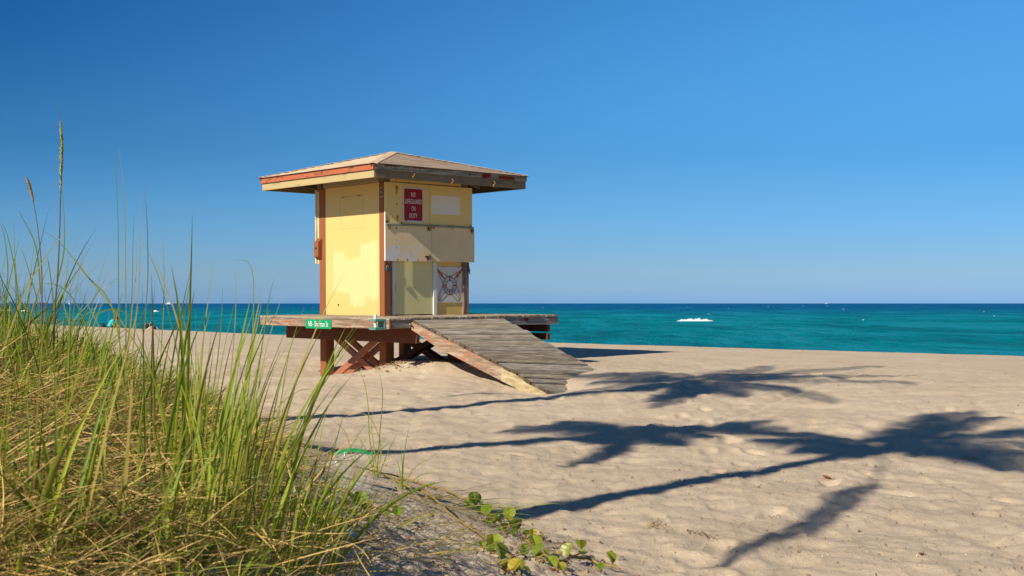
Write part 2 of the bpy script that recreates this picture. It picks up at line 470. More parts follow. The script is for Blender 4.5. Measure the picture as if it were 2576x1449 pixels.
for i in range(len(rad) - 1):
    for j in range(k):
        a_ = 1 + i * k; ff.append((a_ + j, a_ + (j + 1) % k, a_ + k + (j + 1) % k, a_ + k + j))
s.add(vv, ff)
sea = s.build('sea', sea_material()); tag(sea, 'turquoise sea turning deep blue at the horizon', kind='structure')

# foam: a breaking wave and the small whitecaps
def foam_material():
    t = NT('foam'); c = t.coord('Object')
    n = t.noise(c, 6.0, 5, .7)
    t.bsdf(t.ramp(n, [(.3, (.62, .72, .74)), (.6, (.86, .88, .88))]), .9, .1, t.bump(n, .6, .08))
    return t.m
M_FOAM = foam_material()
def foam_mesh(name, L, W, H, seed):
    rn = np.random.RandomState(seed); m = MB(); nx, ny = 40, 8
    vs = []
    for i in range(nx + 1):
        for j in range(ny + 1):
            u = i / nx * 2 - 1; v = j / ny * 2 - 1
            env = max(0, 1 - abs(u) ** 3) ** .8 * max(0, 1 - v * v) * (.75 + .35 * sin(u * 9 + seed) * sin(u * 23))
            h = H * env * (.7 + .6 * rn.rand())
            vs.append((u * L / 2 + rn.uniform(-.02, .02) * L / nx, v * W / 2 * (.8 + .25 * rn.rand()), h - .02))
    fs = [(i * (ny + 1) + j, (i + 1) * (ny + 1) + j, (i + 1) * (ny + 1) + j + 1, i * (ny + 1) + j + 1) for i in range(nx) for j in range(ny)]
    m.add(vs, fs)
    return m
o = foam_mesh('breaking_wave', 6.3, 1.5, .50, 2).build('breaking_wave', M_FOAM, smooth=True)
o.location = (30.9, 203, SEA); o.rotation_euler = (0, 0, R(2))
tag(o, 'white foaming crest of a small breaking wave on the turquoise sea', 'wave')
wc = MB(); rw = random.Random(5)
for i in range(24):
    Y = 90 * (25 ** rw.random() ** .6); X = rw.uniform(-.44, .44) * Y
    if X * .669 + Y * .743 < 60: continue
    L = rw.uniform(.25, .9) * (Y / 250) ** .5; a_ = rw.uniform(-.3, .3)
    nseg = 6
    vs = []
    for q in range(nseg + 1):
        u = q / nseg * 2 - 1; hh = (1 - u * u) * rw.uniform(.04, .09) * (Y / 200) ** .3
        px, py = X + u * L / 2 * cos(a_), Y + u * L / 2 * sin(a_)
        vs += [(px, py - .12, SEA + .0), (px, py, SEA + hh), (px, py + .3, SEA)]
    wc.add(vs, [(q * 3 + w_, q * 3 + 3 + w_, q * 3 + 4 + w_, q * 3 + 1 + w_) for q in range(nseg) for w_ in (0, 1)])
for (u, v, wd) in ((391, 784, 17), (10, 781, 30), (60, 783, 26)):
    Y = 3.0 * FPX / (v - 763); X = (u - 1288) / FPX * Y; L = wd / FPX * Y
    vs = []
    for q in range(9):
        uu = q / 4 - 1; hh = (1 - uu * uu) * .55 * rw.uniform(.6, 1)
        vs += [(X + uu * L / 2, Y - .3, SEA), (X + uu * L / 2, Y, SEA + hh), (X + uu * L / 2, Y + .8, SEA)]
    wc.add(vs, [(q * 3 + w_, q * 3 + 3 + w_, q * 3 + 4 + w_, q * 3 + 1 + w_) for q in range(8) for w_ in (0, 1)])
o = wc.build('whitecaps', M_FOAM, smooth=True); tag(o, 'scattered small white wave tops on the open sea', 'whitecaps', kind='stuff')
# ------------------------------------------------------------------ the lifeguard tower
# local axes: x along the front wall (right/away), y along the side wall (left/away), z up from the deck
YAW, TX, TY = .7507, .0083, .0040
HO = Vector(((967 - 1288) / FPX * 21, 21.0, EYE - .2212))
c_, s_ = cos(YAW), sin(YAW)
HM = Matrix(((c_, -s_, -c_ * TX + s_ * TY), (s_, c_, -s_ * TX - c_ * TY), (TX, TY, 1))).to_4x4()
DZ = 1.15
hut = empty('lifeguard_tower')
hut.matrix_world = Matrix.Translation(HO + HM.to_3x3() @ Vector((0, 0, -DZ))) @ HM
tag(hut, 'weathered yellow wooden lifeguard tower on stilts with a hipped roof and ramp', 'lifeguard tower')
def hp(l): return HO + HM.to_3x3() @ Vector(l)
UP = (0, 0, DZ)
def part(mb, name, mat, parent=hut, smooth=False, loc=UP):
    return mb.build(name, mat, parent, loc if parent is hut else None, smooth=smooth)

BARE, BARE2 = (.33, .285, .23), (.17, .14, .11)
RED, RED2 = (.325, .125, .052), (.25, .09, .038)
W_DECK = wood('deck_wood', 1, (.50, .41, .28), (.28, .21, .14))
W_RIM_L = wood('rim_wood', 1, (.46, .31, .20), (.26, .165, .10), (.42, .15, .08), .36, (.36, .11, .06))
W_RIM_F = wood('rim_wood_grey', 0, (.33, .30, .265), (.20, .175, .15))
W_POST = wood('post_paint', 2, (.33, .19, .11), (.18, .10, .06), RED, .86, RED2)
W_POST_WORN = wood('post_paint_worn', 2, (.34, .25, .17), (.18, .12, .08), (.30, .10, .05), .40, (.22, .08, .04))
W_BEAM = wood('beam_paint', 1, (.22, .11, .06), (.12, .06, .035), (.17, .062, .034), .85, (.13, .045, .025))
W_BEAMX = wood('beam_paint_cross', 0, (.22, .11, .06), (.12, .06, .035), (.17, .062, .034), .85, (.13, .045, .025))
W_BRACE = wood('brace_paint', 1, (.40, .25, .16), (.22, .13, .08), (.42, .165, .10), .72, (.34, .12, .07))
def rotten_ends(t, col):
    x, y, z = t.sep(t.coord('Object')); n = t.noise(t.coord('Object'), 9, 4, .7)
    return t.mix(t.maprange(t.math('ADD', x, t.math('MULTIPLY', t.math('SUBTRACT', n, .5), .06)), -.535, -.56), col, (.11, .075, .05))
W_GREY = wood('ramp_wood', 0, (.47, .40, .30), (.24, .195, .14), extra=rotten_ends)

# --- legs, posts
for x0, x1, y0, y1 in ((0, .19, 1.80, 1.99), (0, .19, -.03, .157), (1.85, 2.03, 1.82, 2.0), (1.60, 1.79, .02, .21)):
    m = MB(); m.box(x0, x1, y0, y1, -1.75, -.045, .008); part(m, 'leg', W_POST)
WX, WY = 1.957, 2.0
for x0, y0, mt in ((0, .0, W_POST), (0, WY - .19, W_POST), (WX - .14, .0, W_POST_WORN), (WX - .14, WY - .15, W_POST)):
    m = MB(); m.box(x0, x0 + .14, y0, y0 + (.19 if (x0 == 0 and y0 > 1) else .146), .001, 2.34, .007); part(m, 'post', mt)
# --- cross braces
for xo in (-.03, .215):
    for a, b in (((xo, 1.60, -1.20), (xo, .16, -.40)), ((xo + .05, 1.48, -.42), (xo + .05, .15, -1.08))):
        m = MB(); m.bar(a, b, .045, .12, (1, 0, 0), .006); part(m, 'brace', W_BRACE)
for a, b in (((1.72, 1.95, -1.02), (1.72, .12, -.30)), ((1.78, 1.95, -.34), (1.78, .15, -1.02)), ((1.56, 1.85, -.98), (1.56, .1, -.30)), ((1.60, 1.85, -.34), (1.60, .1, -1.0))):
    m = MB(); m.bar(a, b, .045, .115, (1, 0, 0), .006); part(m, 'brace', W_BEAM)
# --- beams and joists
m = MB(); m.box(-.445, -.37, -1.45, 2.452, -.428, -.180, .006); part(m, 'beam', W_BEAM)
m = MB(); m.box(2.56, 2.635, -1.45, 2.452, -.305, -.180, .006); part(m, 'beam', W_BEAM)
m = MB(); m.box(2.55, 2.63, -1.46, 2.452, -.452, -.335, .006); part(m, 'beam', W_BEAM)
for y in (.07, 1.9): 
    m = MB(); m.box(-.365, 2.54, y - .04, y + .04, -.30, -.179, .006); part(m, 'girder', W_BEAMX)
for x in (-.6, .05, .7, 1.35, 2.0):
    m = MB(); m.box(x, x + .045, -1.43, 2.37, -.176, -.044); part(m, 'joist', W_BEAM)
# --- deck boards and rim
m = MB(); x = -1.021
while x < 2.80:
    wd = .147; e = rnd.uniform(-.012, .010)
    m.box(x, min(x + wd - .007, 2.825), -1.480 + e, 2.425 + rnd.uniform(-.01, .01), -.040 + rnd.uniform(-.001, .001), rnd.uniform(-.003, .004), .006)
    x += wd
part(m, 'deck_boards', W_DECK)
m = MB(); m.box(-1.016, -.976, -1.474, 2.420, -.178, -.043, .005); part(m, 'rim_board', W_RIM_L)
m = MB(); m.box(-.974, 2.780, -1.470, -1.430, -.172, -.044, .005); part(m, 'rim_board', W_RIM_F)
m = MB(); m.box(2.782, 2.820, -1.472, 2.420, -.172, -.043, .005); part(m, 'rim_board', W_RIM_F)
m = MB(); m.box(-.974, 2.780, 2.375, 2.415, -.178, -.043, .005); part(m, 'rim_board', W_RIM_F)
mrp = flat('rust_plate', (.16, .055, .03), .8, .2, .35, 20)
m = MB(); m.box(-1.000, -.972, -1.4795, -1.4715, -.170, -.046); part(m, 'rim_patch', mrp)
m = MB(); m.box(1.96, 2.06, -1.4765, -1.4715, -.105, -.006); part(m, 'rim_patch', mrp)

# --- walls
YEL = (.74, .51, .175)
def wall_left_mat():
    t = NT('yellow_wall'); c = t.coord('Object'); x, y, z = t.sep(c)
    n1 = t.noise(c, 2.3, 5, .6); n2 = t.noise(t.coord('Object', (1, 6, 1.2)), 2.0, 4, .6)
    col = t.mix(t.maprange(n1, .35, .65), YEL, (.72, .51, .19))
    # rolled patches of a paler yellow
    def patch(cy, cz, hy, hz, amp):
        a = t.math('SUBTRACT', t.math('ABSOLUTE', t.math('SUBTRACT', y, cy)), hy)
        b = t.math('SUBTRACT', t.math('ABSOLUTE', t.math('SUBTRACT', z, cz)), hz)
        d = t.math('ADD', t.math('MAXIMUM', a, b), t.math('MULTIPLY', t.math('SUBTRACT', t.noise(t.coord('Object', (1, 1.6, 1.0), (0, cy, cz)), 2.6, 4, .6), .5), amp))
        d = t.math('ADD', d, t.math('MULTIPLY', t.math('SUBTRACT', n2, .5), .22))
        return t.maprange(d, .03, -.03)
    mk = patch(.45, .82, .27, .50, .35)
    for a in ((.95, .72, .35, .34, .55), (1.40, .80, .17, .36, .25), (.80, .38, .22, .2, .4)): mk = t.math('MAXIMUM', mk, patch(*a))
    col = t.mix(t.math('MULTIPLY', mk, t.maprange(n2, .3, .7, .45, .85)), col, (.79, .635, .31))
    # the outline of a painted-shut hatch and its two hinges
    def seg(axis, pos, lo, hi, w):
        a, b = (y, z) if axis == 'y' else (z, y)
        i = t.math('LESS_THAN', t.math('ABSOLUTE', t.math('SUBTRACT', a, pos)), w)
        r = t.math('LESS_THAN', t.math('ABSOLUTE', t.math('SUBTRACT', b, (lo + hi) / 2)), (hi - lo) / 2)
        return t.math('MULTIPLY', i, r)
    ln = seg('y', .631, 1.57, 2.16, .004)
    for a in (('y', 1.337, 1.57, 2.145, .0035), ('z', 2.148, .63, 1.34, .004), ('z', 1.57, .63, 1.34, .003)): ln = t.math('MAXIMUM', ln, seg(*a))
    col = t.mix(t.math('MULTIPLY', ln, .55), col, (.16, .10, .03))
    hg = seg('z', 2.146, .69, .80, .012)
    hg = t.math('MAXIMUM', hg, seg('z', 2.146, 1.18, 1.28, .012))
    col = t.mix(t.math('MULTIPLY', t.math('MULTIPLY', hg, t.maprange(t.noise(c, 40, 3), .4, .55)), .9), col, (.06, .025, .01))
    scuff = t.maprange(t.noise(t.coord('Object', (1, 5, 1.5)), 5.0, 6, .75), .62, .70)
    rg = t.math('MULTIPLY', t.maprange(t.math('ABSOLUTE', t.math('SUBTRACT', z, 1.75)), .38, .2), t.maprange(t.math('ABSOLUTE', t.math('SUBTRACT', y, 1.0)), .55, .3))
    col = t.mix(t.math('MULTIPLY', t.math('MULTIPLY', scuff, rg), .35), col, (.35, .24, .10))
    hole = t.n('ShaderNodeVectorMath', operation='DISTANCE'); t.l(c, hole.inputs[0]); hole.inputs[1].default_value = (.012, 1.405, .186)
    col = t.mix(t.maprange(hole.outputs['Value'], .03, .018), col, (.05, .03, .015))
    dirt = t.math('MULTIPLY', t.maprange(z, .35, 0), t.noise(c, 4, 4))
    col = t.mix(t.math('MULTIPLY', dirt, .25), col, (.5, .30, .08))
    t.bsdf(col, .55, .25, t.bump(n2, .12, .004))
    return t.m
m = MB(); m.box(.012, .05, .148, WY - .192, .002, 2.338); part(m, 'side_wall', wall_left_mat())
def stain_mat(name, base, spots, peel=None, rough=.6, var=(.82, .59, .21)):
    """painted panel in the x-z plane; spots = (x, z, radius, streak length) of rust"""
    t = NT(name); c = t.coord('Object'); x, y, z = t.sep(c)
    n = t.noise(c, 2.0, 5, .6)
    col = t.mix(t.maprange(n, .35, .68), base, var)
    fn = t.noise(c, 22.0, 4, .7)
    if peel: col = peel(t, col, x, z, fn)
    for sx, sz, r, L in spots:
        dx = t.math('ABSOLUTE', t.math('SUBTRACT', x, sx)); dz = t.math('SUBTRACT', z, sz)
        dn = t.math('ADD', t.math('MULTIPLY', t.math('MAXIMUM', dz, 0.0), 1.5), t.math('MULTIPLY', t.math('MAXIMUM', t.math('MULTIPLY', dz, -1.0), 0.0), r / max(L, r)))
        d = t.math('ADD', t.math('SQRT', t.math('ADD', t.math('MULTIPLY', dx, dx), t.math('MULTIPLY', dn, dn))), t.math('MULTIPLY', t.math('SUBTRACT', fn, .5), r * 1.2))
        col = t.mix(t.math('MULTIPLY', t.maprange(d, r * 1.25, r * .3), .95), col, (.45, .16, .02))
        col = t.mix(t.maprange(d, r * .45, r * .2), col, (.07, .03, .015))
    sp = t.maprange(t.noise(c, 55.0, 2, .5), .73, .77)
    col = t.mix(t.math('MULTIPLY', sp, .5), col, (.3, .19, .07))
    t.bsdf(col, rough, .25, t.bump(fn, .1, .003))
    return t.m
PAN = (.80, .59, .225)
def white_patch(t, col, x, z, fn):
    a = t.math('SUBTRACT', t.math('ABSOLUTE', t.math('SUBTRACT', x, 1.355)), .335)
    b = t.math('SUBTRACT', t.math('ABSOLUTE', t.math('SUBTRACT', z, 1.99)), .168)
    a2 = t.math('MAXIMUM', t.math('ADD', a, .05), 0.0); b2 = t.math('MAXIMUM', t.math('ADD', b, .05), 0.0)
    d = t.math('SUBTRACT', t.math('SQRT', t.math('ADD', t.math('MULTIPLY', a2, a2), t.math('MULTIPLY', b2, b2))), .05)
    d = t.math('ADD', d, t.math('MULTIPLY', t.math('SUBTRACT', fn, .5), .014))
    col = t.mix(t.maprange(d, .003, -.003), col, (.80, .73, .62))
    ln = t.math('MULTIPLY', t.math('LESS_THAN', t.math('ABSOLUTE', t.math('SUBTRACT', x, .965)), .004), t.math('GREATER_THAN', z, 1.6))
    col = t.mix(t.math('MULTIPLY', ln, .7), col, (.12, .08, .03))
    return t.mix(t.math('MULTIPLY', t.maprange(t.noise(t.coord('Object', (1, 1, 1.6)), 7, 5, .7), .69, .72), .8), col, (.66, .62, .52))
m = MB(); m.box(-.018, 1.99, -.060, -.030, 1.618, 2.338, .003)
part(m, 'front_panel', stain_mat('upper_panel', PAN, [(.235, 2.26, .045, .10), (.225, 2.17, .022, .06), (.235, 1.97, .020, .03), (.25, 1.75, .028, .10), (.02, 1.64, .05, .05), (1.95, 1.64, .03, .05), (.33, 1.64, .02, .03)], white_patch))
def peel(t, col, x, z, fn):
    pn = t.noise(t.coord('Object', (1.0, 1, 1.9)), 8.0, 6, .68, .4)
    reg = t.math('MULTIPLY', t.maprange(z, 1.42, 1.02, 0, 1), t.maprange(x, 1.0, .1, .45, 1.0))
    th = t.math('ADD', pn, t.math('MULTIPLY', reg, .22))
    return t.mix(t.maprange(th, .665, .68), col, (.66, .65, .66))
TAN = (.82, .64, .34)
m = MB(); m.box(-.022, 1.006, -.074, -.040, .960, 1.583, .003)
shl = part(m, 'shutter', stain_mat('peeling_panel', TAN, [(.22, 1.55, .02, .05), (.22, 1.20, .014, .02), (.22, 1.33, .012, .02), (.24, .99, .022, .05), (.46, .99, .022, .05), (.70, .99, .018, .04), (.92, 1.02, .04, .08), (.93, 1.56, .05, .06)], peel, var=(.72, .57, .34)))
tag(shl, 'tan shutter with peeling white paint')
m = MB(); m.box(1.011, 2.02, -.073, -.040, .964, 1.583, .003)
part(m, 'shutter', stain_mat('tan_panel', TAN, [(1.05, 1.58, .04, .04), (1.5, 1.58, .03, .03), (1.97, 1.55, .05, .07)], None, var=(.73, .56, .32)))
M_WHITE = flat('white_trim', (.72, .71, .68), .5, .3, .06)
m = MB(); m.box(-.030, -.0225, -.073, -.042, .962, 1.80, .002); part(m, 'shutter_edge', M_WHITE)
m = MB(); m.box(2.0215, 2.029, -.073, -.042, .966, 1.58, .002); part(m, 'shutter_edge', M_WHITE)
M_FLASH = flat('flashing_metal', (.26, .27, .20), .55, .4, .25, 9)
m = MB(); m.box(-.02, 2.012, -.098, -.031, 1.5845, 1.6165, .012); part(m, 'flashing', M_FLASH)
M_RUST = flat('rusty_iron', (.10, .05, .03), .7, .3, .4, 30, metal=.3)
for hx in (.05, .955, 1.965):
    m = MB(); m.tube([(hx + .028 * cos(a), -.085, 1.555 + .038 * sin(a)) for a in [2 * pi * k / 12 for k in range(13)]], .006, 6, cap=False); part(m, 'ring', M_RUST, smooth=True)
m = MB(); m.box(.85, .985, -.088, -.0745, 1.035, 1.062, .002); m.tube([(.955, -.085, 1.09), (.955, -.10, 1.03), (.955, -.086, 1.0)], .009, 6); part(m, 'latch', M_RUST)
# front wall under the shutters
YEL2 = (.74, .50, .14)
m = MB(); m.box(1.207, 1.815, .045, .08, .002, 2.33); part(m, 'front_wall', stain_mat('yellow_infill', YEL2, [(1.79, .10, .012, .02), (1.79, .93, .012, .02)], None))
m = MB(); m.box(.142, .196, .03, .075, .002, 2.33); part(m, 'door_post', W_POST_WORN)
m = MB(); m.box(.198, .214, .035, .075, .002, 1.95); m.box(.216, .258, .022, .08, .002, 1.95, .003); part(m, 'door_frame', M_WHITE)
m = MB(); m.box(1.125, 1.204, .015, .08, .002, 1.95, .004); part(m, 'door_frame', M_WHITE)
m = MB(); m.box(.261, 1.122, .042, .078, .018, 1.95, .002)
door = part(m, 'door', stain_mat('door_paint', (.72, .65, .29), [], None, .45, (.74, .66, .31)))
m = MB(); m.box(.262, .275, .036, .0415, .42, .55); m.tube([(.266, .036, .415), (.266, .036, .555)], .006, 6)
o = m.build('hinge', M_RUST, door)
# back walls
m = MB(); m.box(WX - .05, WX - .012, .148, WY - .152, .002, 2.338); part(m, 'side_wall', flat('yellow_plain', YEL, .6))
m = MB(); m.box(.142, WX - .142, WY - .05, WY - .012, .002, 2.338); part(m, 'back_wall', flat('yellow_plain_back', YEL, .6))
m = MB(); m.box(-.035, 1.98, 2.052, 2.085, .95, 2.33, .003); m.box(.0, .03, 2.005, 2.052, .95, 2.3); part(m, 'shutter', flat('shutter_white', (.66, .56, .33), .5))
# chamfered block on the left post
m = MB()
sec = [(0, 1.02), (0, 1.43), (-.05, 1.38), (-.085, 1.36), (-.085, 1.08), (-.05, 1.06)]
n0 = len(sec)
m.add([(a, 1.91, b) for a, b in sec] + [(a, 2.05, b) for a, b in sec], [tuple(range(n0)), tuple(range(2 * n0 - 1, n0 - 1, -1))] + [(i, i + n0, (i + 1) % n0 + n0, (i + 1) % n0) for i in range(n0)])
part(m, 'bracket_block', W_POST)
m = MB(); m.tube([(-.085, 1.98, 1.24), (-.10, 1.98, 1.24)], .02, 10); part(m, 'bolt', M_RUST)
# plate with two bolts
M_GALV = flat('galvanised_steel', (.33, .30, .25), .5, .4, .2, 20, metal=.4)
m = MB(); m.box(-.005, -.001, .035, .095, 2.07, 2.245, .001); pl = part(m, 'post_plate', M_GALV)
for z in (2.12, 2.20):
    m = MB(); m.tube([(-.005, .065, z), (-.016, .065, z)], .019, 8); m.build('bolt', M_RUST, pl)
# padlocks
M_BLUE = flat('blue_lock', (.012, .10, .17), .35, .5, .1)
for x, yy in ((.05, -.028), (1.93, -.028)):
    m = MB(); m.box(x - .028, x + .028, yy - .015, yy + .012, .785, .838, .008); lk = part(m, 'padlock', M_BLUE)
    m = MB(); m.tube([(x - .016, yy, .83), (x - .016, yy, .87), (x, yy, .89), (x + .016, yy, .87), (x + .016, yy, .83)], .006, 6); m.build('shackle', M_GALV, lk, smooth=True)
    m = MB(); m.box(x - .022, x + .022, -.012, -.001, .83, .95, .002); m.tube([(x + .01, yy + .006, .79), (x + .022, yy - .012, .74)], .009, 6); part(m, 'hasp', M_RUST)

# --- roof
ZT, RX0, RY0 = 2.547, -.79, -.755
RS = 3.52
ZA = 3.012
ax, ay = RX0 + RS / 2, RY0 + RS / 2
BEI, BEI2 = (.50, .40, .20), (.34, .27, .14)
W_F_RED = wood('fascia_red', 1, (.30, .16, .09), (.10, .05, .03), (.50, .155, .075), .66, (.42, .12, .055), pscale=7)
W_F_BEI = wood('fascia_beige', 1, (.47, .37, .20), (.36, .28, .15), (.52, .41, .20), .7, (.46, .36, .17), bump=.3)
W_F_GRY = wood('fascia_grey', 0, (.42, .375, .26), (.22, .185, .12), (.30, .062, .035), .10, (.22, .04, .02), pscale=2.2)
W_F_BRN = wood('fascia_brown', 0, (.30, .235, .14), (.16, .12, .07), (.24, .185, .105), .6, (.19, .145, .08), bump=.35)
W_F_BRNY = wood('fascia_brown_back', 1, (.165, .14, .10), (.085, .07, .05))
a0, b0, a1, b1 = RX0, RY0, RX0 + RS, RY0 + RS
m = MB(); m.box(a0, a0 + .03, b0, b1, 2.447, ZT, .003); part(m, 'fascia_board', W_F_RED)
m = MB(); m.box(a0 + .030, a0 + .062, b0 + .020, b1 - .020, 2.318, 2.4465, .004); part(m, 'fascia_board', W_F_BEI)
m = MB(); m.box(a0 + .031, a1, b0, b0 + .03, 2.452, ZT, .003); part(m, 'fascia_board', W_F_GRY)
m = MB(); m.box(a0 + .0635, a1 - .014, b0 + .018, b0 + .056, 2.318, 2.4515, .004); part(m, 'fascia_board', W_F_BRN)
m = MB(); m.box(a1 - .03, a1, b0 + .031, b1, 2.447, ZT); m.box(a1 - .052, a1 - .014, b0 + .0575, b1 - .014, 2.318, 2.4465); part(m, 'fascia_board', W_F_BRNY)
m = MB(); m.box(a0 + .031, a1 - .031, b1 - .03, b1, 2.447, ZT); m.box(a0 + .0635, a1 - .0535, b1 - .052, b1 - .014, 2.318, 2.4465); part(m, 'fascia_board', W_F_BRN)
m = MB()
for x in (1.40, 1.46): pass
# peeled red patches left on the front upper board
M_REDP = flat('peeled_red', (.20, .035, .02), .8, .15, .45, 25)
for xa, xb, za, zb in ((1.62, 1.83, 2.462, 2.54), (2.02, 2.42, 2.457, 2.525), (-.55, -.3, 2.515, 2.545), (.05, .35, 2.52, 2.545)):
    q = MB(); nn = 14
    top = [(xa + (xb - xa) * i / nn, b0 - .0015, zb + rnd.uniform(-.006, .003)) for i in range(nn + 1)]
    bot = [(xa + (xb - xa) * i / nn + rnd.uniform(-.006, .006), b0 - .0015, za + rnd.uniform(-.012, .012)) for i in range(nn + 1)]
    q.add(top + bot, [(i, i + nn + 1, i + nn + 2, i + 1) for i in range(nn)])
    part(q, 'paint_flake', M_REDP)
m = MB(); m.tube([(1.33, b0 - .001, 2.50), (1.33, b0 - .004, 2.50)], .016, 10); part(m, 'knot_hole', flat('dark_hole', (.02, .018, .015), .9))
# roof deck (underside) and shingle courses
def plane_pt(side, u, t_):   # u along eave 0..1, t_ up the slope 0..1
    cs = [(a0 - .02, b0 - .02), (a1 + .02, b0 - .02), (a1 + .02, b1 + .02), (a0 - .02, b1 + .02)]
    p, q = Vector(cs[side] + (ZT + .004,)), Vector(cs[(side + 1) % 4] + (ZT + .004,))
    ap = Vector((ax, ay, ZA))
    return (p + (q - p) * u) * (1 - t_) + ap * t_
m = MB()
for sd in range(4):
    p = [plane_pt(sd, 0, 0), plane_pt(sd, 1, 0), plane_pt(sd, 0, 1)]
    lo = [v - Vector((0, 0, .012)) for v in p]
    m.add(lo, [(0, 2, 1)])
part(m, 'roof_underside', flat('roof_plywood', (.20, .165, .11), .8, .1, .25, 4))
t = NT('asphalt_shingle'); c = t.coord('Object'); rn_ = t.rand()
n = t.noise(c, 60, 3, .7); n2 = t.noise(c, 3, 5, .6)
col = t.ramp(t.maprange(rn_, 0, 1), [(0, (.47, .36, .25)), (.5, (.57, .44, .31)), (1, (.65, .51, .37))])
col = t.mix(t.maprange(n, .35, .65, 0, .5), col, (.36, .26, .175)); col = t.mix(t.maprange(n2, .4, .7, 0, .4), col, (.62, .49, .36))
t.bsdf(col, .92, .1, t.bump(n, .4, .004)); M_SHIN = t.m
m = MB(); NC = 15
for sd in range(4):
    for k in range(NC):
        t0, t1 = k / NC, min((k + 1.06) / NC, 1)
        e0 = .0; wleft = 1.0
        # tabs along the course, staggered
        ntab = max(1, int(round(12 * (1 - t0))))
        off = .5 if k % 2 else 0
        xs = [0] + [max(0.0, min(1.0, (i + off) / ntab)) for i in range(1 if not off else 0, ntab)] + [1]
        xs = sorted(set(round(v, 4) for v in xs))
        for i in range(len(xs) - 1):
            ua, ub = xs[i], xs[i + 1]
            if ub - ua < .005: continue
            lift = .0095 + rnd.uniform(0, .003)
            A, B = plane_pt(sd, ua, t0), plane_pt(sd, ub, t0)
            Cc, D = plane_pt(sd, ub, t1), plane_pt(sd, ua, t1)
            up = Vector((0, 0, lift)); tt = t1
            A1, B1 = A + up, B + up; C1, D1 = Cc + Vector((0, 0, .002)), D + Vector((0, 0, .002))
            m.add([A, B, B1, A1, C1, D1], [(0, 1, 2, 3), (3, 2, 4, 5)])
roof = part(m, 'roof', M_SHIN)
m = MB()
cs = [(a0 - .02, b0 - .02), (a1 + .02, b0 - .02), (a1 + .02, b1 + .02), (a0 - .02, b1 + .02)]
for sd in range(4):
    p0 = Vector(cs[sd] + (ZT + .012,)); p1 = Vector((ax, ay, ZA + .012)); N = 20
    d = (p1 - p0); hor = Vector((-d.y, d.x, 0)).normalized()
    for k in range(N):
        a = p0 + d * (k / N); b = p0 + d * min(1, (k + 1.08) / N)
        l0 = Vector((0, 0, .016)); l1 = Vector((0, 0, .006)); wv = hor * .085; dr = Vector((0, 0, -.020))
        m.add([a - wv + dr + l0, a + l0, a + wv + dr + l0, b - wv + dr + l1, b + l1, b + wv + dr + l1,
               a - wv + dr - l0 * .3, a - l0 * .3, a + wv + dr - l0 * .3],
              [(0, 1, 4, 3), (1, 2, 5, 4), (6, 7, 1, 0), (7, 8, 2, 1)])
o = m.build('ridge_cap', M_SHIN, roof)
# top plates, hip rafters, rafter tails
M_PLATE = stain_mat('plate_paint', YEL2, [(.24, 2.36, .02, .03), (.52, 2.36, .02, .03)], None)
m = MB(); m.box(-.050, -.002, .10, 1.80, 2.342, 2.50, .004); part(m, 'top_plate', wood('plate_beige', 1, (.40, .31, .18), (.26, .2, .11), (.42, .32, .17), .7, (.36, .27, .14)))
m = MB(); m.box(.10, 1.74, -.045, -.002, 2.352, 2.50, .004); part(m, 'top_plate', M_PLATE)
m = MB(); m.box(.0, WX, WY - .12, WY - .03, 2.342, 2.5); m.box(WX - .12, WX - .03, 0, WY, 2.343, 2.49); part(m, 'top_plate', W_F_BRNY)
W_RAFT = wood('rafter_wood', 1, (.34, .28, .17), (.20, .16, .10))
for cx, cy, ix, iy in ((a0 + .07, b0 + .07, .07, .07), (a1 - .07, b0 + .07, WX - .07, .07), (a1 - .07, b1 - .07, WX - .07, WY - .07), (a0 + .07, b1 - .07, .07, WY - .07)):
    m = MB(); m.bar((cx, cy, 2.44), (ix, iy, 2.60), .09, .045, (0, 0, 1), .004); part(m, 'rafter', W_RAFT)
for k in range(1, 4):
    y = WY * k / 4
    for xa, xb in ((a0 + .06, .0), (a1 - .06, WX)):
        m = MB(); m.bar((xa, y, 2.44), (xb, y, 2.62), .09, .04, (0, 0, 1), .004); part(m, 'rafter', W_RAFT)
    x = WX * k / 4
    for ya, yb in ((b0 + .06, .0), (b1 - .06, WY)):
        m = MB(); m.bar((x, ya, 2.44), (x, yb, 2.62), .09, .04, (0, 0, 1), .004); part(m, 'rafter', W_RAFT)
# post heads
for x, y in ((0, 0), (0, WY - .19), (WX - .14, 0)):
    m = MB(); m.box(x - .03, x + .095, y - .03 if y == 0 else y + .09, y + .095 if y == 0 else y + .215, 2.345, 2.47, .004); part(m, 'post_head', W_F_BRN)
# hooks under the front eave
M_BRASS = flat('rusty_hook', (.50, .27, .10), .4, .6, .3, 30, metal=.5)
for x, z0, z1 in ((.06, 2.44, 2.345), (.92, 2.39, 2.285), (1.905, 2.41, 2.30)):
    m = MB(); pts = []
    for k in range(17):
        a = k / 16; ph = a * 2 * pi * 1.02
        pts.append((x + .022 * sin(ph), b0 + .006 - .02 * abs(sin(ph * .5)), z0 + (z1 - z0) * a))
    m.tube(pts, .008, 6); part(m, 'hook', M_BRASS, smooth=True)

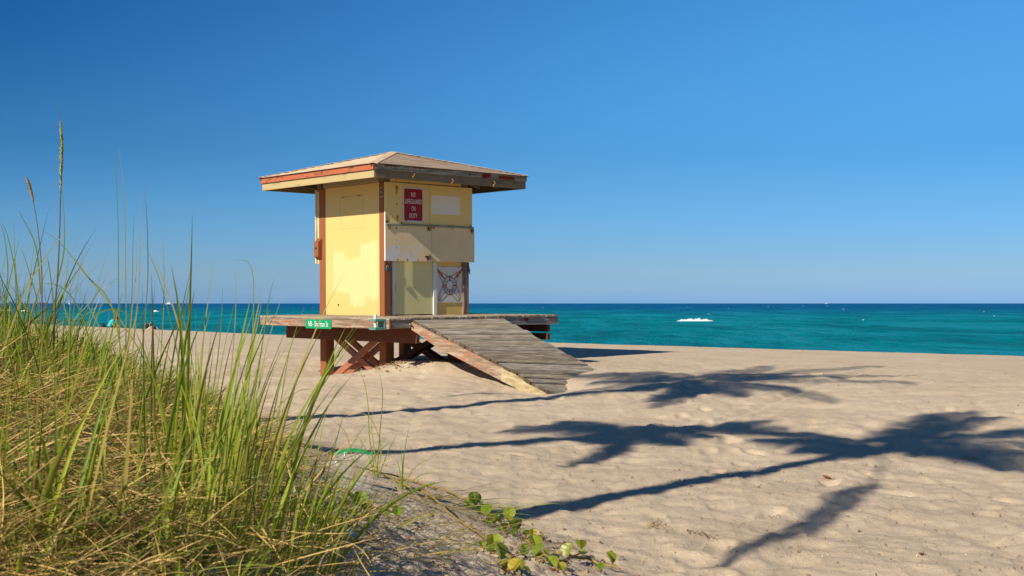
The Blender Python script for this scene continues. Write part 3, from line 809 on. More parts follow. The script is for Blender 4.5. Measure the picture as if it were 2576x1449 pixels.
# --- ramp
def ramp_z(x, y):
    k = (x + .53) / 1.92
    return -.030 + (.300 + .060 * k) * (y + 1.48)
W_STR = None
def beige_tail(t, col):
    x, y, z = t.sep(t.coord('Object'))
    n = t.noise(t.coord('Object'), 7, 5, .7)
    f = t.maprange(t.math('ADD', y, t.math('MULTIPLY', t.math('SUBTRACT', n, .5), .08)), -3.62, -3.66)
    c2 = t.ramp(t.noise(t.coord('Object', (6, 1.5, 8)), 3, 6, .7), [(.32, (.17, .13, .06)), (.45, (.40, .32, .17)), (.6, (.52, .43, .25)), (.75, (.66, .60, .42))])
    return t.mix(f, col, c2)
W_STR = wood('stringer_wood', 1, (.47, .33, .21), (.27, .17, .10), (.42, .185, .11), .42, (.36, .14, .08), extra=beige_tail)
ramp = empty('ramp'); ramp.parent = hut; ramp.location = UP
W_RPL = W_GREY
m = MB()
y = -1.505; k = 0
while y > -4.60:
    wd = .146
    drop = -.045 if y < -4.02 else 0
    ja, jb = rnd.uniform(-.018, .018), rnd.uniform(-.02, .02)
    xa, xb = -.565 + ja, 1.425 + jb
    lift_ = rnd.uniform(-.012, .012); tz = [lift_ + rnd.uniform(-.006, .006) for _ in range(4)]
    y0, y1 = y - wd + .016 - rnd.uniform(0, .006), y
    sk = rnd.uniform(-.004, .004)
    def P(x, yy, i): return Vector((x, yy + (sk if x > 0 else -sk), ramp_z(x, yy) + drop + tz[i]))
    tp = [P(xa, y0, 0), P(xb, y0, 1), P(xb, y1, 2), P(xa, y1, 3)]
    # rounded worn edges
    ins = .006
    d1 = Vector((0, ins, 0)); 
    rim = [v - Vector((0, 0, .006)) for v in tp]
    topi = [tp[0] + d1 + Vector((.006, 0, 0)), tp[1] + d1 - Vector((.006, 0, 0)), tp[2] - d1 - Vector((.006, 0, 0)), tp[3] - d1 + Vector((.006, 0, 0))]
    bot = [v - Vector((0, 0, .038)) for v in tp]
    fs = [(0, 1, 2, 3)] + [(i, 4 + i, 4 + (i + 1) % 4, (i + 1) % 4) for i in range(4)] + [(4 + i, 8 + i, 8 + (i + 1) % 4, 4 + (i + 1) % 4) for i in range(4)] + [(11, 10, 9, 8)]
    m.add(topi + rim + bot, fs)
    y -= wd; k += 1
part(m, 'ramp_board', W_RPL, ramp).name = 'ramp_boards'
for x0, x1, ye in ((-.572, -.532, -4.62), (.40, .44, -4.3), (1.385, 1.425, -4.2)):
    m = MB(); vs = []; N = 14
    for i in range(N + 1):
        yy = -1.484 + (ye + 1.484) * i / N
        zt = ramp_z((x0 + x1) / 2, yy) - .040 - (.045 if yy < -4.02 else 0)
        dep = .125 + .075 * min(1, i / 3)
        if ye < -4.5 and i > 10: dep *= 1 - .0 * (i - 10)
        vs += [(x0, yy, zt), (x1, yy, zt), (x1, yy, zt - dep), (x0, yy, zt - dep)]
    fs = [(3, 2, 1, 0), tuple(4 * N + q for q in (0, 1, 2, 3))]
    for i in range(N):
        for q in range(4): fs.append((4 * i + q, 4 * i + (q + 1) % 4, 4 * i + 4 + (q + 1) % 4, 4 * i + 4 + q))
    m.add(vs, fs)
    part(m, 'stringer', W_STR, ramp)
m = MB(); m.tube([(-.575, -1.47, -.118), (-.66, -1.55, -.105)], .014, 8); part(m, 'peg', W_DECK, ramp)
for ch in ramp.children: ch.location = (0, 0, 0)

# ------------------------------------------------------------------ signs on the tower
def text_mesh(body, size, xs=1.0, extrude=.0012, bold=0.0, align='CENTER'):
    cu = bpy.data.curves.new('lettering', 'FONT'); cu.body = body; cu.size = size
    cu.align_x = align; cu.align_y = 'CENTER'; cu.extrude = extrude; cu.offset = bold; cu.resolution_u = 3
    o = bpy.data.objects.new('lettering', cu); COL.objects.link(o)
    dg = bpy.context.evaluated_depsgraph_get(); dg.update()
    me = bpy.data.meshes.new_from_object(o.evaluated_get(dg))
    bpy.data.objects.remove(o); bpy.data.curves.remove(cu)
    for v in me.vertices: v.co.x *= xs
    return me
def fit_text(body, width, height, bold=0.0):
    me = text_mesh(body, 1.0, 1.0, .0, bold)
    co = [v.co.copy() for v in me.vertices]
    x0, x1 = min(c.x for c in co), max(c.x for c in co); y0, y1 = min(c.y for c in co), max(c.y for c in co)
    return [((c.x - (x0 + x1) / 2) * width / (x1 - x0), (c.y - (y0 + y1) / 2) * height / (y1 - y0)) for c in co], [tuple(p.vertices) for p in me.polygons]
def rrect(x0, x1, z0, z1, r, n=5):
    pts = []
    for cx, cz, a in ((x1 - r, z1 - r, 0), (x0 + r, z1 - r, 90), (x0 + r, z0 + r, 180), (x1 - r, z0 + r, 270)):
        for k in range(n + 1):
            b = R(a + 90 * k / n); pts.append((cx + r * cos(b), cz + r * sin(b)))
    return pts
def plate(m, pts, y0, y1, wrap):
    n = len(pts)
    vs = [wrap(a, y0, b) for a, b in pts] + [wrap(a, y1, b) for a, b in pts]
    m.add(vs, [tuple(range(n)), tuple(range(2 * n - 1, n - 1, -1))] + [(i, n + i, n + (i + 1) % n, (i + 1) % n) for i in range(n)])
def on_hut(name):
    o = empty(name); return o
def sign_root(name, l):
    o = empty(name); o.matrix_world = Matrix.Translation(hp(l)) @ HM; return o

# red warning sign; its local origin is the tower's own so coordinates stay in wall space
sgn = sign_root('warning_sign', (.60, -.062, 1.652))
SO = Vector((.60, -.062, 1.652))
def sw(a, y, b): return Vector((a, y, b)) - SO
M_SRED = flat('sign_red', (.30, .006, .005), .45, .35, .10, 5)
M_SWHT = flat('sign_white', (.62, .60, .55), .5, .3, .08, 5)
m = MB(); plate(m, rrect(.362, .832, 1.652, 2.272, .04), -.067, -.0615, sw); m.build('sign_plate', M_SWHT, sgn)
m = MB(); plate(m, rrect(.392, .802, 1.682, 2.242, .028), -.0705, -.0672, sw); m.build('red_field', M_SRED, sgn)
for wd_, cx, cz, ww, hh in (('NO', .597, 2.144, .098, .080), ('LIFEGUARD', .597, 2.020, .374, .082), ('ON', .597, 1.895, .092, .080), ('DUTY', .597, 1.768, .180, .080)):
    co, fs = fit_text(wd_, ww, hh, .009)
    m = MB(); m.add([sw(cx + x, -.0718, cz + y) for x, y in co], fs); m.build('lettering', flat('sign_lettering', (.70, .66, .58), .5), sgn)
m = MB(); m.tube([sw(.43, -.0705, 1.672), sw(.43, -.078, 1.672)], .010, 8); m.build('screw', M_RUST, sgn)
tag(sgn, 'red and white metal sign reading NO LIFEGUARD ON DUTY high on the yellow front wall', 'sign')

# green street-name sign on the deck rim
SG = Vector((-1.0175, .517, -.205))
gs = empty('street_name_sign'); gs.matrix_world = Matrix.Translation(hp(SG)) @ HM
def gw(a, x, b): return Vector((x, a, b)) - SG
M_GRN = flat('sign_green', (.004, .30, .115), .4, .4, .06, 5)
m = MB(); plate(m, rrect(.128, .906, -.207, -.049, .02), -1.0265, -1.018, gw); m.build('sign_plate', M_GRN, gs)
co, fs = fit_text('N8 - Sherman St', .600, .092, .0)
m = MB(); m.add([gw(.520 - x, -1.0285, -.126 + y) for x, y in co], fs); m.build('lettering', flat('green_lettering', (.78, .80, .78), .5), gs)
tag(gs, 'green street sign reading N8 - Sherman St on the left rim of the deck', 'sign')

# beach safety board: life ring, crossed oars and rope
PO = Vector((1.52, .044, .222))
ps = empty('safety_board'); ps.matrix_world = Matrix.Translation(hp(PO)) @ HM
def pw(x, y, z): return Vector((x, y, z)) - PO
m = MB(); m.box(1.208 - PO.x, 1.836 - PO.x, .030 - PO.y, .0435 - PO.y, .222 - PO.z, .876 - PO.z, .002); m.build('board', flat('board_white', (.66, .62, .58), .5, .3, .05), ps)
cx, cz = 1.512, .537
def d2(px, pz): return (1.205 + (px - 1290) / 660 * .632, .876 - (pz - 130) / 890 * .654)   # from the board's own drawing units
def strip(pts, wids, y):
    m = MB(); vs = []
    for i, p in enumerate(pts):
        a = pts[max(0, i - 1)]; b = pts[min(len(pts) - 1, i + 1)]
        dx, dz = b[0] - a[0], b[1] - a[1]; L = math.hypot(dx, dz) or 1
        nx, nz = -dz / L, dx / L; w_ = wids[i] / 2
        vs += [pw(p[0] + nx * w_, y, p[1] + nz * w_), pw(p[0] - nx * w_, y, p[1] - nz * w_)]
    m.add(vs, [(2 * i, 2 * i + 1, 2 * i + 3, 2 * i + 2) for i in range(len(pts) - 1)])
    return m
M_OAR = flat('oar_orange', (.44, .09, .035), .5, .3, .1); M_ROPE = flat('rope_yellow', (.42, .40, .06), .6, .2, .3, 60); M_INK = flat('board_ink', (.06, .06, .10), .5)
M_RSTR = flat('ring_red', (.40, .06, .035), .5)
for q in ([(1300, 175), (1345, 255), (1420, 345), (1490, 435), (1620, 600), (1880, 965)], [(1925, 185), (1870, 260), (1795, 350), (1730, 440), (1600, 610), (1335, 975)]):
    pts = [d2(*p) for p in q]
    strip(pts, [.012, .060, .050, .013, .010, .012], .0290).build('oar', M_OAR, ps)
    strip([pts[0], tuple(pts[0][i] + (pts[1][i] - pts[0][i]) * .22 for i in (0, 1))], [.024, .034], .0286).build('oar_tip', M_INK, ps)
def smooth_pts(P, n=8):
    out = []; N = len(P)
    for i in range(N):
        p0, p1, p2, p3 = P[i - 1], P[i], P[(i + 1) % N], P[(i + 2) % N]
        for k in range(n):
            t_ = k / n
            out.append(tuple(.5 * ((2 * p1[j]) + (-p0[j] + p2[j]) * t_ + (2 * p0[j] - 5 * p1[j] + 4 * p2[j] - p3[j]) * t_ * t_ + (-p0[j] + 3 * p1[j] - 3 * p2[j] + p3[j]) * t_ ** 3) for j in (0, 1)))
    out.append(out[0]); return out
rope = smooth_pts([d2(*p) for p in ((1605, 365), (1700, 330), (1800, 268), (1850, 330), (1800, 450), (1780, 590), (1830, 730), (1875, 880), (1850, 965), (1790, 960), (1690, 860), (1605, 815), (1520, 860), (1420, 960), (1350, 960), (1335, 880), (1390, 740), (1440, 590), (1410, 450), (1350, 340), (1400, 268), (1510, 330))])
strip(rope, [.020] * len(rope), .0282).build('rope', M_INK, ps)
strip(rope, [.014] * len(rope), .0276).build('rope', M_ROPE, ps)
ell = lambda k, r: (cx + .158 * r * cos(k), cz + .165 * r * sin(k))
def ring(r0, r1, y, mat, name, a0_=0, a1_=2 * pi, n=40):
    ks = [a0_ + (a1_ - a0_) * i / n for i in range(n + 1)]
    m = MB(); vs = []
    for k_ in ks: vs += [pw(*(lambda e: (e[0], y, e[1]))(ell(k_, r0))), pw(*(lambda e: (e[0], y, e[1]))(ell(k_, r1)))]
    m.add(vs, [(2 * i, 2 * i + 1, 2 * i + 3, 2 * i + 2) for i in range(n)]); return m.build(name, mat, ps)
M_RING = flat('ring_white', (.72, .68, .64), .5)
ring(.0, 1.04, .0272, M_INK, 'ring_outline'); ring(.0, .945, .0267, M_RING, 'life_ring'); ring(0, .575, .0262, M_INK, 'ring_outline'); ring(0, .485, .0257, flat('board_white_centre', (.66, .62, .58), .5, .3, .05), 'ring_hole')
for k_ in range(4):
    a_ = k_ * pi / 2; ring(.54, .985, .0255, M_RSTR, 'ring_band', a_ - .13, a_ + .13, 6)
for wd_, a_c, flip in (('HOLLY', R(135), False), ('WOOD', R(45), False), ('BEACH', R(225), True), ('SAFETY', R(315), True)):
    n_ = len(wd_); m = MB()
    for i, ch in enumerate(wd_):
        off = (i - (n_ - 1) / 2) * R(66) / n_
        a_ = a_c - off if not flip else a_c + off
        co, fs = fit_text(ch, .028 if ch != 'I' else .01, .045, .015)
        ex, ez = ell(a_, .76); rot = a_ - pi / 2 if not flip else a_ + pi / 2
        m.add([pw(ex + x * cos(rot) - y * sin(rot), .0250, ez + x * sin(rot) + y * cos(rot)) for x, y in co], fs)
    m.build('lettering', M_INK, ps)
tag(ps, 'white board with a life ring, crossed orange oars and yellow rope beside the door', 'sign')

# green bracket holding a white pipe at the deck corner
BO = Vector((-1.02, -1.22, -.19))
bk = empty('pipe_holder'); bk.matrix_world = Matrix.Translation(hp(BO)) @ HM
def bb(m, *a, **k): m.box(a[0] - BO.x, a[1] - BO.x, a[2] - BO.y, a[3] - BO.y, a[4] - BO.z, a[5] - BO.z, .006)
M_TEAL = flat('bracket_green', (.115, .27, .21), .6, .25, .15, 8)
m = MB(); bb(m, -1.055, -1.0175, -1.40, -1.22, -.19, -.015); bb(m, -1.235, -1.056, -1.40, -1.22, -.055, -.016); bb(m, -1.235, -1.056, -1.40, -1.22, -.19, -.150); m.build('bracket', M_TEAL, bk)
m = MB(); m.tube([(-1.165 - BO.x, -1.31 - BO.y, -.149 - BO.z), (-1.165 - BO.x, -1.31 - BO.y, .065 - BO.z)], .026, 16); m.build('pipe', flat('pvc_white', (.76, .73, .62), .4, .4, .05), bk)
tag(bk, 'green wooden bracket holding a short white pipe at the corner of the deck', 'pipe holder')
# ------------------------------------------------------------------ where a sight line meets the sand
def ground_at(u, v):
    Y = np.geomspace(1.0, 70, 4000)
    z = EYE - (v - 763) / FPX * Y; x = (u - 1288) / FPX * Y
    k = np.argmax(beach_height(x, Y) > z)
    return Vector((x[k], Y[k], float(beach_height(x[k:k + 1], Y[k:k + 1])[0])))
def at_depth(u, v, Y): return Vector(((u - 1288) / FPX * Y, Y, EYE - (v - 763) / FPX * Y))

# ------------------------------------------------------------------ people on the beach edge
def skin_mesh(name, verts, edges, radii, mat, parent, sub=1):
    me = bpy.data.meshes.new(name); me.from_pydata([tuple(v) for v in verts], edges, []); me.update()
    o = bpy.data.objects.new(name, me); COL.objects.link(o)
    o.modifiers.new('skin', 'SKIN'); sb = o.modifiers.new('sub', 'SUBSURF'); sb.levels = sub; sb.render_levels = sub
    for i, r in enumerate(radii):
        sv = me.skin_vertices[0].data[i]; sv.radius = r if hasattr(r, '__len__') else (r, r); sv.use_root = (i == 0)
    dg = bpy.context.evaluated_depsgraph_get(); dg.update()
    m2 = bpy.data.meshes.new_from_object(o.evaluated_get(dg)); m2.name = name
    bpy.data.objects.remove(o); bpy.data.meshes.remove(me)
    m2.materials.clear(); m2.materials.append(mat)
    m2.polygons.foreach_set('use_smooth', [True] * len(m2.polygons))
    q = bpy.data.objects.new(name, m2); COL.objects.link(q); q.parent = parent
    return q
M_SKIN = flat('skin', (.46, .25, .16), .55, .3, .1); M_TURQ = flat('turquoise_cloth', (.05, .52, .58), .8, .15, .1); M_DARK = flat('dark_cloth', (.02, .022, .03), .8, .2, .2)
M_HAIR = flat('brown_hair', (.09, .045, .025), .6, .3, .3, 40)
def hand(V, E, RD, wrist, w_i, fwd, side, s=1.0):
    """palm and five separate fingers continuing the arm chain"""
    n = len(V); fwd = Vector(fwd).normalized(); side = Vector(side).normalized(); wr = Vector(wrist)
    V.append(wr + fwd * .05); RD.append((.036, .018)); E.append((w_i, n))
    up = fwd.cross(side)
    for k in range(4):
        a = len(V); b_ = wr + fwd * .088 + side * (-.030 + .020 * k)
        L = (.062, .075, .07, .055)[k]
        V += [b_, b_ + fwd * L * .55 - up * .012, b_ + fwd * L * .9 - up * .035]; RD += [.0095, .0085, .007]
        E += [(n, a), (a, a + 1), (a + 1, a + 2)]
    a = len(V); b_ = wr + fwd * .045 - side * .042
    V += [b_, b_ + fwd * .035 - side * .018]; RD += [.011, .009]; E += [(n, a), (a, a + 1)]
def seat_spot(u, want):
    for Y in np.arange(44, 80, .25):
        x = (u - 1288) / FPX * Y
        if bz(x, Y) <= want and x * .669 + Y * .743 > 24: return Vector((x, Y, bz(x, Y)))
sp = seat_spot(276, .03)
pr = empty('person', sp, R(8))
V = [(0, 0, .12), (.03, 0, .26), (.10, 0, .42), (.19, 0, .55), (.25, 0, .61), (.33, 0, .64), (.39, 0, .61)]
E_ = [(0, 1), (1, 2), (2, 3), (3, 4), (4, 5), (5, 6)]
RD = [(.15, .13), (.14, .12), (.16, .12), (.13, .09), (.06, .06), (.095, .088), (.075, .07)]
V = [Vector(v) for v in V]
for sd in (-1, 1):
    a = len(V)
    V += [Vector((.04, .10 * sd, .12)), Vector((.44, .13 * sd, .30)), Vector((.62, .12 * sd, .06)), Vector((.76, .13 * sd, .05))]
    RD += [.095, .062, .045, (.045, .03)]; E_ += [(0, a), (a, a + 1), (a + 1, a + 2), (a + 2, a + 3)]
    a = len(V)
    V += [Vector((.17, .19 * sd, .50)), Vector((.22, .23 * sd, .30)), Vector((.42, .12 * sd, .27))]
    RD += [.062, .045, .032]; E_ += [(3, a), (a, a + 1), (a + 1, a + 2)]
    hand(V, E_, RD, V[a + 2], a + 2, (.8, -.4 * sd, -.25), (0, sd, .2))
skin_mesh('body', V, E_, RD, M_SKIN, pr, 2)
m = MB()
m.tube([(.415, 0, .60), (.445, 0, .575), (.44, 0, .56)], [.012, .017, .008], 6)
o = m.build('nose', M_SKIN, pr, smooth=True)
for sd in (-1, 1):
    m = MB(); m.ell((.40, .036 * sd, .625), (.008, .012, .008)); m.build('eye', M_DARK, pr)
    m = MB(); m.ell((.34, .092 * sd, .61), (.022, .010, .032)); m.build('ear', M_SKIN, pr, smooth=True)
m = MB(); m.ell((.405, 0, .545), (.010, .024, .006)); m.build('mouth', flat('lips', (.30, .10, .08), .5), pr)
V2 = [Vector(v) for v in ((-.01, 0, .10), (.02, 0, .26), (.09, 0, .43), (.18, 0, .56))]; E2 = [(0, 1), (1, 2), (2, 3)]; R2 = [(.17, .15), (.165, .145), (.185, .145), (.125, .10)]
for sd in (-1, 1):
    a = len(V2); V2 += [Vector((.17, .20 * sd, .50)), Vector((.205, .235 * sd, .36))]; R2 += [.082, .072]; E2 += [(3, a), (a, a + 1)]
skin_mesh('shirt', V2, E2, R2, M_TURQ, pr, 2)
skin_mesh('shorts', [Vector(v) for v in ((0, 0, .11), (.05, .10, .13), (.32, .125, .25), (.05, -.10, .13), (.32, -.125, .25))], [(0, 1), (1, 2), (0, 3), (3, 4)], [(.17, .14), .11, .088, .11, .088], M_DARK, pr, 2)
m = MB(); m.ell((.315, 0, .675), (.105, .098, .075), 14, 10, Matrix.Rotation(R(25), 3, 'Y')); m.ell((.265, 0, .64), (.07, .09, .08)); m.build('hair', M_HAIR, pr, smooth=True)
tag(pr, 'person in a turquoise shirt sitting hunched at the edge of the sand by the water', 'person')
bg_ = empty('backpack', sp + Vector((-.36, .15, 0)), R(10))
m = MB(); m.ell((0, 0, .19), (.13, .16, .21), 14, 10); m.build('bag_body', M_DARK, bg_, smooth=True)
m = MB(); m.ell((-.11, 0, .13), (.06, .11, .10), 12, 8); m.build('pocket', flat('bag_pocket', (.03, .02, .045), .8), bg_, smooth=True)
m = MB(); m.tube([(0, -.05, .38), (-.01, 0, .44), (0, .05, .38)], .012, 6); m.build('handle', M_DARK, bg_, smooth=True)
tag(bg_, 'dark backpack standing behind the seated person in turquoise', 'backpack')

sp2 = seat_spot(378, .06)
p2 = empty('person', sp2 + Vector((.12, 0, .0)), R(118))      # +x runs from head to feet
V = [Vector(v) for v in ((0.55, 0, .13), (.35, 0, .14), (.12, 0, .16), (-.02, 0, .17), (-.10, 0, .19), (-.22, 0, .22), (-.26, 0, .22))]
E_ = [(0, 1), (1, 2), (2, 3), (3, 4), (4, 5), (5, 6)]; RD = [(.12, .15), (.11, .14), (.12, .17), (.10, .13), (.055, .055), (.09, .09), (.075, .08)]
for sd, kz in ((-1, .46), (1, .40)):
    a = len(V); V += [Vector((.60, .1 * sd, .13)), Vector((.98, .11 * sd, kz)), Vector((1.22, .11 * sd, .08)), Vector((1.36, .11 * sd, .06))]
    RD += [.09, .065, .045, (.04, .03)]; E_ += [(0, a), (a, a + 1), (a + 1, a + 2), (a + 2, a + 3)]
    a = len(V); V += [Vector((.02, .2 * sd, .16)), Vector((.22, .30 * sd, .12)), Vector((.42, .24 * sd, .12))]; RD += [.06, .045, .032]; E_ += [(3, a), (a, a + 1), (a + 1, a + 2)]
    hand(V, E_, RD, V[a + 2], a + 2, (.9, -.3 * sd, -.1), (0, sd, 0))
skin_mesh('body', V, E_, RD, M_SKIN, p2, 2)
skin_mesh('shirt', [Vector(v) for v in ((.42, 0, .14), (.14, 0, .165), (-.01, 0, .175), (.03, .20, .165), (.16, .27, .14), (.03, -.20, .165), (.16, -.27, .14))], [(0, 1), (1, 2), (2, 3), (3, 4), (2, 5), (5, 6)], [(.135, .165), (.14, .19), (.12, .15), .078, .066, .078, .066], flat('white_cloth', (.62, .62, .60), .8), p2, 2)
skin_mesh('shorts', [Vector(v) for v in ((.54, 0, .13), (.62, .1, .14), (.86, .11, .42), (.62, -.1, .14), (.86, -.11, .46))], [(0, 1), (1, 2), (0, 3), (3, 4)], [(.135, .165), .105, .08, .105, .08], M_DARK, p2, 2)
m = MB(); m.ell((-.28, 0, .21), (.10, .10, .12)); m.ell((-.33, .02, .13), (.09, .12, .09)); m.build('hair', flat('dark_hair', (.03, .018, .014), .6), p2, smooth=True)
m = MB(); m.tube([(-.235, 0, .30), (-.225, 0, .335), (-.205, 0, .31)], [.012, .017, .008], 6); m.build('nose', M_SKIN, p2, smooth=True)
tag(p2, 'person in a white top lying back on the sand with knees raised', 'person')

# ------------------------------------------------------------------ boats
M_BWHITE = flat('boat_white', (.85, .85, .85), .35, .4, .03); M_BGLASS = flat('boat_glass', (.03, .04, .06), .1, .5); M_SHIPH = flat('ship_hull', (.10, .035, .03), .6, .3, .2, .1); M_SHIPW = flat('ship_white', (.55, .55, .56), .5)
def hull_mesh(L, B, H, z0, bow=.30, n=16, flare=.75):
    m = MB(); secs = []
    for i in range(n + 1):
        t_ = i / n; x = -L / 2 + L * t_
        w_ = B / 2 * (1 if t_ < 1 - bow else math.sqrt(max(0, 1 - ((t_ - 1 + bow) / bow) ** 2)))
        w_ = max(w_, .01 * B); sh = H * (1 + .28 * max(0, t_ - .55) / .45)
        secs.append([(x, -w_, z0 + sh), (x - .0, -w_ * flare, z0), (x, w_ * flare, z0), (x, w_, z0 + sh)])
    vs = [p for s_ in secs for p in s_]
    fs = [(4 * i + q, 4 * i + q + 4, 4 * i + q + 5, 4 * i + q + 1) for i in range(n) for q in range(3)]
    fs += [(4 * i + 3, 4 * i + 7, 4 * i + 4, 4 * i) for i in range(n)] + [(0, 1, 2, 3), (4 * n + 3, 4 * n + 2, 4 * n + 1, 4 * n)]
    m.add(vs, fs); return m
def motor_yacht(name, loc, rz, sc_, label, group=None):
    r = empty(name, loc, rz); r.scale = (sc_,) * 3
    hull_mesh(18, 5, 2.3, -.3).build('hull', M_BWHITE, r)
    m = MB(); m.add([(-6.5, -2.1, 2.0), (4.6, -1.9, 2.3), (2.3, -1.6, 4.6), (-6.2, -1.9, 4.4), (-6.5, 2.1, 2.0), (4.6, 1.9, 2.3), (2.3, 1.6, 4.6), (-6.2, 1.9, 4.4)], [(0, 1, 2, 3), (7, 6, 5, 4), (1, 5, 6, 2), (3, 2, 6, 7), (0, 3, 7, 4), (0, 4, 5, 1)]); cb = m.build('cabin', M_BWHITE, r)
    m = MB(); m.box(-5.2, 2.2, -2.06, -1.9, 3.0, 3.8); m.build('window', M_BGLASS, cb)
    m = MB(); m.box(-5.2, 2.2, 1.9, 2.06, 3.0, 3.8); m.build('window', M_BGLASS, cb)
    m = MB(); m.box(-5.0, .6, -1.5, 1.5, 4.62, 5.5, .2); m.build('flybridge', M_BWHITE, r)
    m = MB(); m.box(-4.8, -.2, -1.6, 1.6, 6.9, 7.1); 
    for x, y in ((-4.4, -1.3), (-4.4, 1.3), (-.8, -1.3), (-.8, 1.3)): m.tube([(x, y, 5.5), (x - .3, y, 6.9)], .09, 6)
    m.build('hardtop', M_BWHITE, r)
    m = MB(); m.tube([(-3.4, 0, 7.1), (-3.9, 0, 10.2)], [.12, .05], 6); m.box(-4.1, -3.1, -.9, .9, 8.2, 8.45); m.build('mast', M_BWHITE, r)
    tag(r, label, 'boat', group); return r
motor_yacht('motor_yacht', at_depth(423, 763, 4100)[:2] + (SEA,) if False else ((423 - 1288) / FPX * 4100, 4100, SEA), R(176), 1.05, 'white motor yacht on the horizon left of the tower')
motor_yacht('motor_boat', ((2079 - 1288) / FPX * 8200, 8200, SEA), R(12), 1.0, 'tiny white boat on the horizon to the right of the tower')
def cargo(name, loc, rz, sc_, label):
    r = empty(name, loc, rz); r.scale = (sc_,) * 3
    hull_mesh(120, 20, 9, -.5, .14, 16, .9).build('hull', M_SHIPH, r)
    m = MB(); m.box(-52, -36, -8, 8, 8.6, 24, .6); m.box(-50, -38, -9.5, 9.5, 24.1, 27, .4); m.build('bridge_house', M_SHIPW, r)
    m = MB(); m.box(-58, -53, -3, 3, 8.6, 27, .5); m.build('funnel', M_SHIPH, r)
    for x, h_ in ((-20, 26), (8, 27), (36, 25)):
        m = MB(); m.tube([(x, 0, 8), (x, 0, h_)], [1.0, .7], 8); m.tube([(x, 0, h_ - 3), (x + 13, 0, h_ - 8)], [.7, .5], 6); m.build('crane', M_SHIPW, r)
    m = MB(); m.box(-30, 46, -7, 7, 8.7, 12.5, .3); m.build('hatch', M_SHIPH, r)
    tag(r, label, 'ship'); return r
cargo('cargo_ship', ((108 - 1288) / FPX * 13000, 13000, SEA), R(183), .78, 'dark cargo ship with a pale bridge on the far left horizon behind the grass')
def sail(name, loc, rz, sc_, label):
    r = empty(name, loc, rz); r.scale = (sc_,) * 3
    hull_mesh(12, 3.6, 1.5, -.3).build('hull', M_BWHITE, r)
    m = MB(); m.tube([(.6, 0, 1.2), (.6, 0, 16)], [.14, .08], 6); m.build('mast', M_SHIPW, r)
    m = MB(); m.tube([(.6, 0, 2.6), (-5, .4, 2.5)], .1, 6); m.build('boom', M_SHIPW, r)
    M_SAIL = flat('sail_cloth', (.30, .33, .36), .8)
    m = MB(); vs = []
    for i in range(7):
        t_ = i / 6
        for j in range(5):
            q = j / 4; vs.append((.5 - (5.2 * (1 - t_) ** .8) * q, .5 * sin(q * pi) * (1 - t_) + .4 * q * (1 - t_), 2.8 + 12.8 * t_))
    m.add(vs, [(i * 5 + j, i * 5 + j + 1, i * 5 + j + 6, i * 5 + j + 5) for i in range(6) for j in range(4)]); m.build('mainsail', M_SAIL, r)
    m = MB(); m.add([(5.6, 0, 1.8), (.7, .5, 2.2), (.65, 0, 14.0), (2.4, .5, 4.4)], [(0, 3, 2), (3, 1, 2), (0, 1, 3)]); m.build('jib', M_SAIL, r)
    m = MB(); m.box(-2.2, 1.8, -1.1, 1.1, 1.15, 1.9, .2); m.build('cabin', M_BWHITE, r)
    tag(r, label, 'boat'); return r
sail('sailboat', ((174 - 1288) / FPX * 5200, 5200, SEA), R(150), .95, 'grey sailboat on the left horizon between the ship and the yacht')

# ------------------------------------------------------------------ grass
def leaf_material(name, rough=.5, transl=.42):
    t = NT(name)
    at = t.n('ShaderNodeAttribute', attribute_name='Col').outputs['Color']
    p = t.coord('Object')
    col = t.mix(t.maprange(t.noise(p, 60, 3), .4, .7, 0, .25), at, t.mix(1.0, at, (.55, .5, .4), 'MULTIPLY'))
    b = t.n('ShaderNodeBsdfPrincipled'); t.put(b.inputs['Base Color'], col); b.inputs['Roughness'].default_value = rough; b.inputs['Specular IOR Level'].default_value = .35
    tr = t.n('ShaderNodeBsdfTranslucent'); t.put(tr.inputs['Color'], t.mix(1.0, col, (1.15, 1.2, .75), 'MULTIPLY'))
    mx = t.n('ShaderNodeMixShader'); mx.inputs[0].default_value = transl
    t.l(b.outputs[0], mx.inputs[1]); t.l(tr.outputs[0], mx.inputs[2]); t.l(mx.outputs[0], t.out.inputs[0])
    return t.m
M_GRASS = leaf_material('grass_blade'); M_STRAW = leaf_material('dry_straw', .7, .15)
NR = np.random.RandomState(11)
